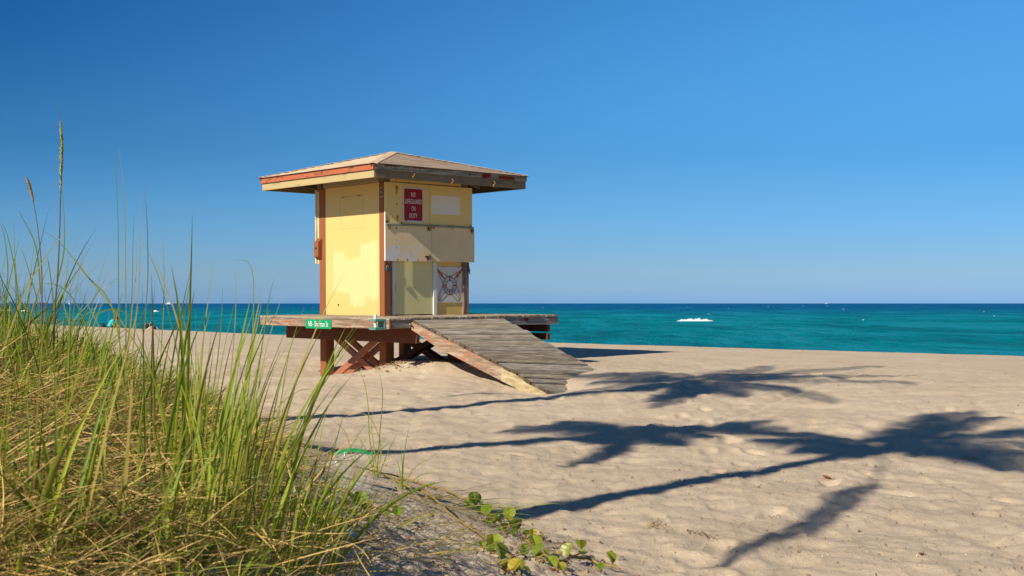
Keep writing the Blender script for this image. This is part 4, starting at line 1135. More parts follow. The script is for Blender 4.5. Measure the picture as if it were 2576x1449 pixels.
def blade_arrays(base, az, th0, bend, L, W, ct, cb, nseg=8, pw=1.5, twist=None, fold=.28, side=0.0, clampz=None):
    base = np.asarray(base, float); N = len(base)
    S = np.linspace(0, 1, nseg + 1)
    thm = th0[:, None] + bend[:, None] * ((S[:-1] + S[1:]) / 2)[None] ** pw
    azs = az[:, None] + side * NR.uniform(-1, 1, N)[:, None] * ((S[:-1] + S[1:]) / 2)[None] ** 1.3
    d = np.stack([np.sin(thm) * np.cos(azs), np.sin(thm) * np.sin(azs), np.cos(thm)], -1) * (L / nseg)[:, None, None]
    ctr = np.concatenate([np.zeros((N, 1, 3)), np.cumsum(d, 1)], 1) + base[:, None]
    if clampz is not None:
        h = beach_height(ctr[..., 0].ravel(), ctr[..., 1].ravel()).reshape(N, -1)
        ctr[..., 2] = np.maximum(ctr[..., 2], h + clampz * (.3 + NR.rand(N, 1)))
    T = np.gradient(ctr, axis=1); T /= np.linalg.norm(T, axis=2, keepdims=True) + 1e-9
    sv = np.stack([-np.sin(az), np.cos(az), np.zeros(N)], -1)[:, None] * np.ones((1, nseg + 1, 1))
    sv = sv - T * (sv * T).sum(2, keepdims=True); sv /= np.linalg.norm(sv, axis=2, keepdims=True) + 1e-9
    nv = np.cross(sv, T)
    tw = (NR.uniform(-1.2, 1.2, N) if twist is None else twist)[:, None] * (.3 + .7 * S[None]) + NR.uniform(-.5, .5, N)[:, None]
    sd = sv * np.cos(tw)[..., None] + nv * np.sin(tw)[..., None]; nn = np.cross(sd, T)
    prof = (np.minimum(1, .6 + S * 2.5)) * (1 - S ** 2.2) ** .9 + .04
    wd = (W[:, None] * prof[None])[..., None] / 2
    A = ctr - sd * wd; B = ctr + nn * wd * fold * 2; C = ctr + sd * wd
    V = np.stack([A, B, C], 2).reshape(-1, 3)
    k = (nseg + 1) * 3
    i0 = (np.arange(N) * k)[:, None, None]; sg = (np.arange(nseg) * 3)[None, :, None]
    q = np.array([[0, 1, 4, 3], [1, 2, 5, 4]])
    F = (i0[..., None] + sg[..., None] + q[None, None]).reshape(-1, 4)
    mixs = (S ** 1.2)[None, :, None]
    col = cb[:, None] * (1 - mixs) + ct[:, None] * mixs
    cols = np.repeat(col, 3, 1).reshape(-1, 3)
    return V, F, cols
def join(parts):
    Vs, Fs, Cs = [], [], []; n = 0
    for V, F, C in parts:
        Vs.append(V); Fs.append(F + n); Cs.append(C); n += len(V)
    return np.vstack(Vs), np.vstack(Fs), np.vstack(Cs)
def greens(N, dry=.2):
    h = NR.rand(N, 1); v = NR.uniform(.7, 1.25, (N, 1))
    base = np.array([[.19, .30, .022]]) * (1 - h) + np.array([[.40, .45, .036]]) * h
    ct = base * v
    d = NR.rand(N) < dry
    ct[d] = np.array([.46, .36, .10]) * v[d]
    cb = ct * np.array([1.0, .95, .85]); 
    y = NR.rand(N) < .35; cb[y] = np.array([.36, .29, .08]) * v[y]
    return np.clip(ct, 0, .8), np.clip(cb, 0, .8)
def clump(cx, cy, n, l0, l1, spread, lean=(0, 0), w0=.005, w1=.0105, rad=.06, bend=(.2, 1.2), dry=.15):
    r = rad * np.sqrt(NR.rand(n)); a = NR.rand(n) * 2 * pi
    x = cx + r * np.cos(a); y = cy + r * np.sin(a)
    z = beach_height(x, y) - .02
    th = np.abs(NR.normal(0, spread, n)); az = a + NR.normal(0, .6, n)
    hx = np.sin(th) * np.cos(az) + lean[0]; hy = np.sin(th) * np.sin(az) + lean[1]
    az = np.arctan2(hy, hx); th = np.arcsin(np.clip(np.hypot(hx, hy), 0, .95))
    L = NR.uniform(l0, l1, n); bd = NR.uniform(*bend, n) * (.5 + th)
    ct, cb = greens(n, dry)
    return blade_arrays(np.stack([x, y, z], -1), az, th, bd, L, NR.uniform(w0, w1, n) * np.where(NR.rand(n) < .25, 1.45, 1.0), ct, cb, side=.5)
def gline(x, y): return (x + .55) * -.973 + (y - 3.8) * -.23     # metres inside the edge of the grass
parts = []
cnt = 0
while cnt < 760:
    Y = 1.25 + 12.8 * NR.rand() ** 1.5
    X = NR.uniform(-.44 * Y - 1.6, .2)
    g = gline(X, Y) + .22 * float(gnoise(np.array([X * 1.7]), np.array([Y * 1.2]), 8)[0])
    g -= .16 * max(0.0, min(1.0, (5.6 - Y) / 1.5))
    if g < 0 or (g < .6 and NR.rand() > .25 + g): continue
    s_in = min(1.0, g / 1.2)
    nearf = min(1, max(0, (Y - 2.0) / 3.0))
    tall = (.45 + .55 * min(1.0, g / 2.2)) * (.45 + .55 * nearf)
    l0, l1 = .20 * tall, .56 * tall
    if NR.rand() < .45: parts.append(clump(X, Y, NR.randint(7, 17), l0, l1, .50, (.14, -.02), bend=(.5, 2.1)))
    else: parts.append(clump(X, Y, NR.randint(5, 12), l0, l1, .30, (.08, 0), bend=(.1, .8)))
    cnt += 1
# dense upright stands, in the middle and on the right edge of the grass
for (u, v, n, l0, l1, sp_, lx, rad_) in ((480, 1300, 16, .25, .52, .12, .05, .10), (530, 1250, 14, .25, .58, .14, .03, .10), (585, 1320, 24, .22, .50, .12, .09, .12), (620, 1370, 24, .20, .46, .14, .12, .10),
                                       (440, 1190, 12, .22, .50, .18, .02, .12), (390, 1330, 8, .2, .45, .2, .02, .1), (690, 1420, 30, .14, .33, .16, .16, .10), (650, 1440, 30, .15, .34, .18, .16, .10), (745, 1447, 16, .10, .22, .2, .16, .08),
                                       (560, 1440, 18, .15, .36, .18, .08, .1), (100, 1440, 8, .2, .36, .1, .05, .05), (55, 1380, 7, .22, .40, .1, .03, .05), (180, 1400, 14, .12, .28, .4, .1, .12), (330, 1380, 14, .12, .30, .4, .1, .12), (420, 1440, 12, .1, .26, .4, .1, .1), (300, 1440, 9, .15, .3, .25, .0, .08), (250, 1100, 14, .25, .48, .28, .1, .15), (150, 1050, 18, .28, .55, .32, .12, .2), (60, 1000, 22, .3, .6, .32, .1, .2), (20, 960, 18, .4, .8, .3, .1, .2), (90, 940, 16, .4, .8, .28, .12, .2), (130, 990, 14, .4, .75, .3, .1, .2), (330, 1080, 12, .22, .42, .28, .12, .15), (180, 960, 14, .3, .5, .3, .15, .2)):
    g_ = ground_at(u, v); parts.append(clump(g_.x, g_.y, n, l0, l1, sp_, (lx, 0), .004, .0075, rad_, (.05, .9), .08))
# green and dry runners lying on the bare dune slope
for k in range(60):
    u = NR.uniform(800, 1330); v = NR.uniform(1190 + max(0, u - 930) * .36, 1447 if u < 1250 else 1400); g_ = ground_at(u, v); n_ = NR.randint(2, 6)
    ct, cb = greens(n_, .75); L_ = NR.uniform(.08, .26, n_)
    parts.append(blade_arrays(np.array([[g_.x, g_.y, g_.z]] * n_) + NR.normal(0, .03, (n_, 3)) * [1, 1, 0], NR.normal(-.35, .7, n_), NR.uniform(.9, 1.5, n_), NR.uniform(.0, .8, n_), L_, NR.uniform(.0016, .0036, n_), ct, cb, nseg=6, side=.9, clampz=.006))
for (u, v, n_) in ((1080, 1262, 12), (1130, 1283, 12), (1180, 1298, 9), (1030, 1250, 6)):
    g_ = ground_at(u, v); ct, cb = greens(n_, .15)
    parts.append(blade_arrays(np.array([[g_.x, g_.y, g_.z]] * n_) + NR.normal(0, .05, (n_, 3)) * [1, 1, 0], NR.normal(-.5, .25, n_), NR.uniform(1.1, 1.5, n_), NR.uniform(.0, .5, n_), NR.uniform(.25, .55, n_), NR.uniform(.003, .006, n_), ct, cb, nseg=6, side=.4, clampz=.008))
V_, F_, C_ = join(parts)
o = np_mesh('dune_grass', V_, F_, M_GRASS, C_, smooth=True); tag(o, 'long green beach grass covering the dune at the left', 'grass', kind='stuff')

# straw: fallen dry blades in a thick mat
n = 22000
Y = 1.15 + 11.0 * NR.rand(n * 3) ** 1.7; X = NR.uniform(-.45, .05, n * 3) * Y * 1.1 - NR.rand(n * 3) * .6
g = gline(X, Y) + .2 * gnoise(X * 1.5, Y * 1.5, 9) - .12 * np.clip((5.6 - Y) / 1.5, 0, 1)
keep = (g > -.1) & (NR.rand(n * 3) < np.clip((g + .05) / .45, .03, 1)); X, Y = X[keep][:n], Y[keep][:n]; n = len(X)
zz = beach_height(X, Y) + NR.rand(n) ** 1.2 * .09
az = np.where(NR.rand(n) < .5, NR.normal(-.15, .6, n), NR.rand(n) * 2 * pi); az = az + pi * (NR.rand(n) < .35)
h = NR.rand(n, 1); v = NR.uniform(.6, 1.15, (n, 1))
ct = (np.array([[.82, .57, .20]]) * (1 - h) + np.array([[.60, .40, .13]]) * h) * v
gm = NR.rand(n) < .28; ct[gm] = np.array([.22, .28, .04]) * v[gm]
dk = NR.rand(n) < .12; ct[dk] = np.array([.16, .10, .05]) * v[dk]
V1 = blade_arrays(np.stack([X, Y, zz], -1), az, NR.uniform(.9, 1.75, n), NR.uniform(-.2, .9, n), NR.uniform(.08, .34, n) * (.45 + .55 * np.clip((Y - 1.2) / 3, 0, 1)), NR.uniform(.002, .0045, n) * (.5 + .5 * np.clip((Y - 1.2) / 3, 0, 1)), ct, ct * .9, nseg=5, clampz=.012, side=.8)
o = np_mesh('dry_grass_mat', *V1[:2], M_STRAW, V1[2], smooth=True); tag(o, 'tangled straw coloured dead grass lying under the green blades', 'dry grass', kind='stuff')

# single tall stalks and tufts
def poly_blade(pts, Y, w, name, mat, col, parent=None, seg=10, dY=0.0):
    """a long blade through the given points of the view, at its own distance Y (dY = how far the tip leans away)"""
    P = [at_depth(p[0], p[1], Y + dY * i / (len(pts) - 1)) for i, p in enumerate(pts)]
    out = []
    for i in range(len(P) - 1):
        p0 = P[max(0, i - 1)]; p1 = P[i]; p2 = P[i + 1]; p3 = P[min(len(P) - 1, i + 2)]
        for k in range(seg):
            t_ = k / seg; out.append(.5 * ((2 * p1) + (p2 - p0) * t_ + (2 * p0 - 5 * p1 + 4 * p2 - p3) * t_ * t_ + (3 * p1 - p0 - 3 * p2 + p3) * t_ ** 3))
    out.append(P[-1])
    m = MB(); n_ = len(out); vs = []
    for i, p in enumerate(out):
        s_ = i / (n_ - 1); ww = w / 2 * ((1 - s_) ** .75 + .05)
        d = (out[min(n_ - 1, i + 1)] - out[max(0, i - 1)]).normalized(); sd = d.cross(Vector((0.25, 1, 0))).normalized(); nn_ = sd.cross(d)
        vs += [p - sd * ww, p + nn_ * ww * .5, p + sd * ww]
    m.add(vs, [(3 * i + q, 3 * i + q + 1, 3 * i + q + 4, 3 * i + q + 3) for i in range(n_ - 1) for q in (0, 1)], col)
    return m, out
def to_local(m, c):
    m.v = [(p[0] - c[0], p[1] - c[1], p[2] - c[2]) for p in m.v]; return m
GR1, GR2, GY, TANC = (.15, .235, .03), (.25, .32, .045), (.36, .34, .08), (.34, .23, .12)
def seed_head(out, i0, i1, w, col, seed):
    m = MB(); rs = random.Random(seed)
    for k in range(520):
        t_ = rs.random(); fi = (i1 - i0) * t_; p = out[i0 + int(fi)].lerp(out[min(len(out) - 1, i0 + int(fi) + 1)], fi - int(fi))
        d = (out[min(len(out) - 1, i0 + int((i1 - i0) * t_) + 1)] - out[i0 + int((i1 - i0) * t_) - 1]).normalized()
        a = rs.random() * 2 * pi; e = (.25 + .75 * sin(pi * min(1, t_ * .9 + .1))) * w
        off = Vector((cos(a), sin(a), 0)) * e * rs.random(); ln = rs.uniform(.010, .020)
        tip = p + off + d * ln; b_ = p + off * .6; sd = d.cross(off)* (.0028 / max(1e-6, d.cross(off).length)) if off.length > 1e-5 else Vector((.0016, 0, 0))
        cc = tuple(c * rs.uniform(.8, 1.2) for c in col)
        m.add([b_, b_ + (tip - b_) * .5 + sd, tip, b_ + (tip - b_) * .5 - sd], [(0, 1, 2, 3)], cc)
    return m
def oat(stem, leaves, Y, hi0, hi1, scol, hcol, label, seed, w=.006):
    base = ground_at(*stem[0]) if False else at_depth(*stem[0], Y)
    base.z = bz(base.x, base.y) - .02
    r = empty('sea_oat_stalk', base)
    m, out = poly_blade(stem, Y, w, 's', None, scol, seg=12)
    m2 = MB(); m2.tube([base] + out[1:], [w * .42] * 1 + [w * .42 * (1 - .75 * i / len(out)) for i in range(1, len(out))], 6, scol)
    to_local(m2, base).build('stem', M_GRASS, r, smooth=True, color=True)
    n_ = len(out); to_local(seed_head(out, int(n_ * hi0), int(n_ * hi1), .0085, hcol, seed), base).build('seed_head', M_STRAW, r, color=True)
    for lf in leaves: to_local(poly_blade(lf, Y + .02, .007, 'l', None, GR1)[0], base).build('leaf', M_GRASS, r, smooth=True, color=True)
    tag(r, label, 'grass stalk')
oat([(133, 1010), (137, 800), (145, 690), (150, 580), (153, 450), (155, 360), (152, 310), (146, 264)], [[(141, 720), (160, 640), (162, 560), (157, 480)], [(137, 790), (128, 700), (118, 640)]], 4.3, .52, .84, (.25, .20, .09), (.42, .40, .12), 'tall sea oat stalk with an upright green seed head reaching highest into the sky', 3, .008)
oat([(106, 1000), (105, 800), (105, 690), (98, 600), (88, 530), (76, 475), (68, 452)], [[(103, 740), (90, 620), (55, 545), (48, 530)]], 4.5, .72, .97, (.30, .20, .10), (.40, .29, .17), 'sea oat stalk with a drooping brown seed head at the far left', 4, .007)
TB = [  # stand of tall thin blades left of the tower
    ([(310, 1250), (306, 1000), (299, 780), (297, 560), (292, 440), (287, 380)], 4.6), ([(318, 1260), (316, 1000), (317, 780), (315, 560), (308, 450), (299, 375)], 4.7),
    ([(330, 1240), (327, 1000), (340, 820), (351, 700), (353, 560), (352, 480)], 4.8), ([(345, 1250), (347, 1000), (365, 800), (372, 690), (370, 560), (362, 455)], 4.7),
    ([(398, 1240), (400, 1000), (410, 800), (413, 690), (409, 590)], 5.0), ([(322, 1240), (316, 1000), (330, 800), (345, 660), (338, 590)], 4.9), ([(300, 1230), (312, 950), (330, 780), (335, 600), (338, 540)], 5.1)]
b0_ = ground_at(330, 1250); r = empty('grass_tuft', b0_)
for i, (p, y) in enumerate(TB): to_local(poly_blade(p, y, .0065, 'b', None, (GR1, GR2, GY)[i % 3])[0], b0_).build('blade', M_GRASS, r, smooth=True, color=True)
tag(r, 'stand of very tall thin upright grass blades against the sky left of the tower', 'grass tuft')
TB2 = [([(560, 1350), (600, 1150), (628, 950), (638, 760), (636, 690), (622, 658), (590, 655)], 4.2), ([(500, 1330), (520, 1100), (548, 900), (557, 790), (560, 720)], 4.0), ([(540, 1350), (560, 1120), (585, 900), (594, 740), (590, 680)], 4.1), ([(620, 1390), (690, 1100), (725, 900), (742, 845)], 3.6), ([(480, 1330), (470, 1050), (440, 860), (400, 700), (360, 610)], 4.4), ([(600, 1400), (640, 1180), (690, 1040), (750, 985), (795, 980)], 3.5), ([(505, 1330), (500, 1050), (478, 880), (450, 760), (430, 700)], 4.3), ([(590, 1390), (615, 1150), (655, 900), (675, 760), (690, 700)], 3.8), ([(520, 1330), (505, 1150), (500, 980), (510, 860), (530, 780)], 4.2)]
b0_ = ground_at(560, 1340); r = empty('grass_tuft', b0_)
for i, (p, y) in enumerate(TB2): to_local(poly_blade(p, y, .0058, 'b', None, (GR2, GR1, GY)[i % 3])[0], b0_).build('blade', M_GRASS, r, smooth=True, color=True)
tag(r, 'loose tuft of long arching green blades just left of the tower deck', 'grass tuft')
TB3 = [([(20, 1050), (10, 800), (20, 690), (12, 600), (0, 560)], 4.0), ([(330, 1150), (290, 800), (215, 690), (150, 610), (100, 575)], 4.4), ([(420, 1180), (380, 950), (300, 800), (225, 700), (190, 650)], 4.6), ([(60, 1050), (50, 800), (38, 680), (18, 590), (3, 560)], 4.2), ([(110, 1050), (100, 800), (75, 690), (52, 620)], 4.3), ([(200, 1100), (180, 850), (160, 760), (168, 690), (172, 620)], 4.5), ([(0, 900), (60, 740), (120, 640), (170, 580)], 3.9), ([(150, 1100), (165, 900), (230, 800), (300, 780), (360, 830)], 4.0), ([(240, 1150), (230, 900), (200, 780), (150, 720), (95, 715)], 4.3)]
b0_ = ground_at(150, 1100); r = empty('grass_tuft', b0_)
for i, (p, y) in enumerate(TB3): to_local(poly_blade(p, y, .0075, 'b', None, (GR1, GR2, GY, GR1)[i % 4])[0], b0_).build('blade', M_GRASS, r, smooth=True, color=True)
tag(r, 'tuft of long dark blades arching both ways at the left edge of the picture', 'grass tuft')
# two small tufts out on the sand
def small_tuft(u, v, blades, label, col=(GR1, GR2, GY)):
    b_ = ground_at(u, v); r = empty('grass_tuft', b_)
    for i, p in enumerate(blades):
        mm, out = poly_blade(p, b_.y, .0085, 'b', None, col[i % len(col)]); to_local(mm, b_).build('blade', M_GRASS, r, smooth=True, color=True)
    tag(r, label, 'grass tuft')
small_tuft(948, 1200, [[(948, 1200), (955, 1100), (962, 1010), (960, 965), (952, 935)], [(945, 1200), (930, 1100), (925, 1010), (912, 950), (888, 918)], [(950, 1200), (958, 1120), (930, 1050), (890, 1042), (860, 1055)], [(952, 1200), (975, 1140), (1000, 1090)], [(944, 1200), (920, 1130), (895, 1090)], [(950, 1198), (940, 1120), (935, 1060), (945, 1010)]], 'green tuft with thin curved blades standing beside the plastic bag')
small_tuft(1012, 1232, [[(1012, 1232), (1015, 1160), (1022, 1110), (1030, 1070)], [(1010, 1232), (1005, 1180), (990, 1140)], [(1014, 1232), (1040, 1180), (1085, 1150), (1120, 1120)], [(1011, 1230), (1012, 1170), (1008, 1120)], [(1015, 1230), (1060, 1195), (1100, 1190)], [(1008, 1232), (985, 1200), (960, 1190)]], 'low green tuft on the sand right of the plastic bag')
small_tuft(890, 1215, [[(890, 1215), (885, 1150), (870, 1090), (840, 1060)], [(888, 1215), (900, 1160), (915, 1110)], [(892, 1215), (878, 1160), (860, 1130)], [(891, 1215), (905, 1175), (925, 1150)], [(889, 1215), (895, 1165), (892, 1110)]], 'straw coloured dry tuft in front of the plastic bag', ((.42, .30, .10), (.36, .27, .12)))

# ------------------------------------------------------------------ beach vine with round leaves
M_VLEAF = leaf_material('vine_leaf', .35, .30)
def vleaf(c, r_, az, tilt, fold, col, root=None):
    """a round two-lobed leaf folded along its midrib"""
    m = MB(); vs = []; N = 10
    rowsn = 4
    for sdn in (-1, 1):
        for j in range(rowsn + 1):
            q = j / rowsn
            for i in range(N + 1):
                t_ = i / N; y = (t_ - .08) * 2 * r_
                wv = r_ * .98 * math.sin(pi * min(1, (t_ * .98 + .03))) ** .62 * (1 - .12 * (t_ > .9))
                x = wv * q
                zf = x * math.tan(fold) * (1 - .25 * q) + .04 * r_ * sin(i * 2.3)
                yy = y - (.12 * r_ * q if t_ > .93 else 0)
                vs.append(Vector((sdn * x, yy, zf)))
    k = (rowsn + 1) * (N + 1); fs = []
    for s_ in range(2):
        for j in range(rowsn):
            for i in range(N):
                a = s_ * k + j * (N + 1) + i; f = (a, a + 1, a + N + 2, a + N + 1)
                fs.append(f if s_ else f[::-1])
    mt = Matrix.Translation(c) @ Matrix.Rotation(az, 4, 'Z') @ Matrix.Rotation(tilt, 4, 'X')
    cols = col
    m.add([mt @ v for v in vs], fs, cols)
    if root is not None: m.tube([root, root.lerp(c, .6) + Vector((.006, 0, .004)), mt @ Vector((0, -.10 * r_, 0))], [.003, .0026, .002], 5, (.26, .16, .05))
    return m
def vine(stems, leaves, label, seed):
    rs = random.Random(seed)
    b_ = ground_at(*stems[0][0]); r = empty('beach_vine', b_)
    for st_ in stems:
        G = [ground_at(*p) + Vector((0, 0, .012 + .012 * rs.random())) for p in st_]
        out = []
        for i in range(len(G) - 1):
            for k in range(6): out.append(G[i].lerp(G[i + 1], k / 6) + Vector((rs.uniform(-.006, .006), rs.uniform(-.01, .01), rs.uniform(-.002, .006))))
        out.append(G[-1])
        m = MB(); m.tube(out, [.0078 * (1 - .5 * i / len(out)) for i in range(len(out))], 6, (.38, .27, .07)); to_local(m, b_).build('stem', M_STRAW, r, smooth=True, color=True)
    for (u, v, px, az, tl, hue) in leaves:
        g_ = ground_at(u, v + px * .35); rad = px / 2 * g_.y / FPX
        c = Vector((g_.x, g_.y, g_.z + .02))
        col = ((.17, .26, .025), (.27, .31, .03), (.10, .17, .02), (.46, .36, .03))[hue]
        tag(to_local(vleaf(c, rad, R(az), R(tl), R(rs.uniform(22, 50)), col, g_), b_).build('leaf', M_VLEAF, r, smooth=True, color=True), 'yellowing leaf' if hue == 3 else None)
    for (u, v, px, az, tl, hue) in leaves:
        for q in range(2):
            uu, vv = u + rs.uniform(-30, 30), v + px * .35 + rs.uniform(-4, 16); g_ = ground_at(uu, min(vv, 1446)); rad = px * rs.uniform(.2, .36) * g_.y / FPX
            tag(to_local(vleaf(Vector((g_.x, g_.y, g_.z + .012)), rad, R(rs.uniform(0, 360)), R(rs.uniform(15, 55)), R(rs.uniform(20, 50)), rs.choice(((.17, .26, .025), (.24, .29, .03), (.10, .17, .02), (.36, .30, .04))), g_), b_).build('leaf', M_VLEAF, r, smooth=True, color=True))
    tag(r, label, 'vine')
vine([[(960, 1195), (1010, 1225), (1080, 1255), (1150, 1315), (1200, 1350), (1262, 1400)], [(880, 1180), (1000, 1205), (1120, 1240), (1195, 1270)]],
     [(1195, 1262, 36, 20, 60, 0), (1224, 1292, 34, -30, 50, 0), (1180, 1275, 26, 60, 45, 0), (1258, 1312, 36, 100, 40, 0), (1281, 1300, 34, -10, 60, 1), (1300, 1332, 36, 200, 70, 2), (1268, 1330, 28, 150, 40, 1), (1288, 1318, 26, 60, 40, 1)],
     'beach vine with a cluster of round green leaves where the dune meets the sand', 1)
vine([[(1262, 1400), (1290, 1432), (1300, 1447)], [(1240, 1370), (1262, 1400)]], [(1243, 1380, 44, 10, 65, 1), (1256, 1405, 50, 70, 75, 0), (1215, 1382, 22, 30, 50, 1), (1290, 1440, 40, -40, 50, 3), (1310, 1435, 34, 50, 50, 1)],
     'beach vine with two large bright leaves on the bare sand at the bottom', 2)
vine([[(1320, 1365), (1350, 1400), (1400, 1430), (1470, 1400)], [(1400, 1405), (1480, 1420), (1560, 1445)]], [(1350, 1375, 38, 30, 50, 1), (1347, 1396, 40, -60, 40, 0), (1376, 1402, 22, 60, 50, 1), (1343, 1352, 26, 10, 60, 3), (1394, 1425, 40, 40, 35, 1), (1426, 1398, 42, -50, 60, 1), (1461, 1378, 30, 160, 60, 1), (1538, 1416, 34, 60, 60, 1), (1366, 1352, 16, 100, 50, 3)],
     'rightmost beach vine, its leaves strung out along the open sand', 3)
vine([[(720, 1290), (790, 1275), (905, 1280), (1000, 1300)], [(790, 1300), (850, 1330)]], [(720, 1270, 44, 20, 60, 2), (735, 1295, 48, 80, 50, 2), (745, 1325, 40, 140, 40, 2), (790, 1300, 44, 30, 60, 0), (820, 1310, 34, -20, 50, 0), (905, 1275, 40, 10, 70, 0), (915, 1290, 30, 70, 60, 2), (890, 1268, 30, 120, 50, 0), (1000, 1298, 28, 0, 70, 0), (845, 1345, 34, 40, 60, 3), (805, 1330, 36, 60, 60, 3), (725, 1250, 30, 60, 50, 2), (770, 1335, 30, 100, 60, 3)],
     'dark leaved beach vine growing at the right edge of the tall grass', 4)
vine([[(560, 1080), (600, 1085), (650, 1090), (700, 1110), (800, 1145)]], [(597, 1072, 34, 20, 60, 0), (590, 1085, 28, 70, 50, 2), (640, 1083, 30, -20, 60, 1), (652, 1095, 24, 60, 50, 1)],
     'beach vine with few leaves creeping over the top of the dune behind the grass', 5)

# ------------------------------------------------------------------ litter on the dune
def plastic_mat():
    t = NT('clear_plastic'); c = t.coord('Object')
    b = t.n('ShaderNodeBsdfPrincipled'); b.inputs['Base Color'].default_value = (.8, .82, .82, 1); b.inputs['Roughness'].default_value = .15
    tr = t.n('ShaderNodeBsdfTransparent'); mx = t.n('ShaderNodeMixShader')
    t.put(mx.inputs[0], t.maprange(t.noise(c, 30, 4, .7), .35, .75, .03, .17)); t.l(tr.outputs[0], mx.inputs[1]); t.l(b.outputs[0], mx.inputs[2]); t.l(mx.outputs[0], t.out.inputs[0])
    return t.m
g_ = ground_at(882, 1232); bagr = empty('plastic_bag', g_)
W_, H_ = 96 / FPX * g_.y, 100 / FPX * g_.y
def bagpt(u_, v_, k): return Vector(((u_ - .5) * W_ + .01 * sin(v_ * 7), .05 * (1 - v_) * k + .03 * v_ + .012 * sin(u_ * 9 + v_ * 5) * k, v_ * H_ * (1 - .10 * (2 * u_ - 1) ** 2) - .01))
for k in (-1, 1):
    m = MB(); N = 12
    m.add([bagpt(i / N, j / 8, k) for i in range(N + 1) for j in range(9)], [(i * 9 + j, i * 9 + 9 + j, i * 9 + 10 + j, i * 9 + j + 1) for i in range(N) for j in range(8)])
    m.build('bag_film', plastic_mat(), bagr, smooth=True)
m = MB(); pts = [bagpt(i / 16, 1, 0) + Vector((0, 0, .004)) for i in range(17)]
m.add([p + Vector((0, dy, dz)) for p in pts for dy, dz in ((-.004, -.009), (-.004, .009), (.004, .009), (.004, -.009))], [(4 * i + q, 4 * i + (q + 1) % 4, 4 * i + 4 + (q + 1) % 4, 4 * i + 4 + q) for i in range(16) for q in range(4)] + [(3, 2, 1, 0), (64, 65, 66, 67)])
m.build('zip_seal', flat('seal_green', (.01, .30, .09), .4), bagr)
tag(bagr, 'clear plastic bag with a green zip seal standing in the sand of the dune', 'bag')
g_ = ground_at(876, 1358); m = MB()
m.add([(x * .02, y * .014, .006 + .012 * (1 - (x * x)) + .004 * y) for x in (-1, -.3, .4, 1) for y in (-1, 0, 1)], [(i * 3 + j, i * 3 + 3 + j, i * 3 + 4 + j, i * 3 + j + 1) for i in range(3) for j in range(2)])
o = m.build('plastic_scrap', flat('blue_plastic', (.01, .14, .34), .4), None, g_); tag(o, 'small scrap of blue plastic half hidden beside the vine', 'scrap')

# ------------------------------------------------------------------ dry bits on the sand
def dry_leaf(u, v, px, label, col=(.28, .11, .035), az=30):
    g_ = ground_at(u, v); r_ = px / 2 * g_.y / FPX; m = MB(); vs = []
    for i in range(9):
        t_ = i / 8; wv = r_ * .55 * sin(pi * min(1, t_ + .04)) ** .7
        for q in (-1, -.5, 0, .5, 1): vs.append((wv * q, (t_ - .5) * 2 * r_, .006 + abs(q) ** 2 * wv * .8 + .25 * r_ * (t_ - .5) ** 2 * 4))
    m.add(vs, [(i * 5 + j, i * 5 + 5 + j, i * 5 + 6 + j, i * 5 + j + 1) for i in range(8) for j in range(4)], col)
    m.tube([(0, -r_, .25 * r_), (.1 * r_, -1.5 * r_, .03)], .0025, 5, col)
    o = m.build('dry_leaf', M_STRAW, None, g_, True, True); o.rotation_euler = (R(18), 0, R(az)); tag(o, label, 'dead leaf')
dry_leaf(2078, 1205, 26, 'curled brown dead leaf lying just below the palm trunk shadow', az=60)
dry_leaf(2316, 1398, 26, 'pale brown crumpled dead leaf at the lower right of the sand', (.34, .20, .07), 140)
dry_leaf(1275, 1440, 24, 'orange brown dead leaf under the bright vine leaves', (.36, .15, .03), 20)
dry_leaf(1390, 1440, 26, 'brown dead leaf lying among the rightmost vine', (.30, .13, .03), 110)
def wisp(u, v, n, px, label, seed, col=(.40, .27, .10), kind='straw_wisp'):
    rs = random.Random(seed); g_ = ground_at(u, v); m = MB(); S_ = px * g_.y / FPX
    for k in range(n):
        a = rs.uniform(-.5, .5) + (pi if rs.random() < .4 else 0); p = Vector((rs.uniform(-.2, .2) * S_, rs.uniform(-.3, .3) * S_, .008)); pts = [p]
        cv = rs.uniform(-5, 5)
        for i in range(9):
            a += cv / 9 * .5 + rs.uniform(-.15, .15); p = p + Vector((cos(a), sin(a), 0)) * S_ / 9 * rs.uniform(.7, 1.1); q = p.copy(); q.z = .006 + .018 * abs(sin(i * 1.1 + k)); pts.append(q)
        for q in pts: q.z += bz(g_.x + q.x, g_.y + q.y) - g_.z
        m.tube(pts, .0022, 5, tuple(c * rs.uniform(.7, 1.2) for c in col))
    o = m.build(kind, M_STRAW, None, g_, True, True); tag(o, label, 'straw')
wisp(1748, 1345, 3, 60, 'dark looped dry stem curled on the open sand', 1, (.20, .12, .05))
wisp(1640, 1325, 5, 60, 'yellow straw wisp lying on the sand left of the looped stem', 2, (.46, .34, .12))
wisp(1380, 1470 - 492, 1, 50, 'brown stick lying at the foot of the ramp', 3, (.22, .10, .05), 'stick')
wisp(2010, 1118, 2, 60, 'thin dry stem lying on the sand between the two large palm shadows', 5, (.28, .18, .08))
wisp(2420, 1155, 3, 50, 'dry stem lying inside the right hand palm shadow', 6, (.24, .18, .07))
wisp(1960, 1345 - 45, 1, 36, 'short brown twig lying at the lower edge of the trunk shadow', 7, (.20, .09, .04))
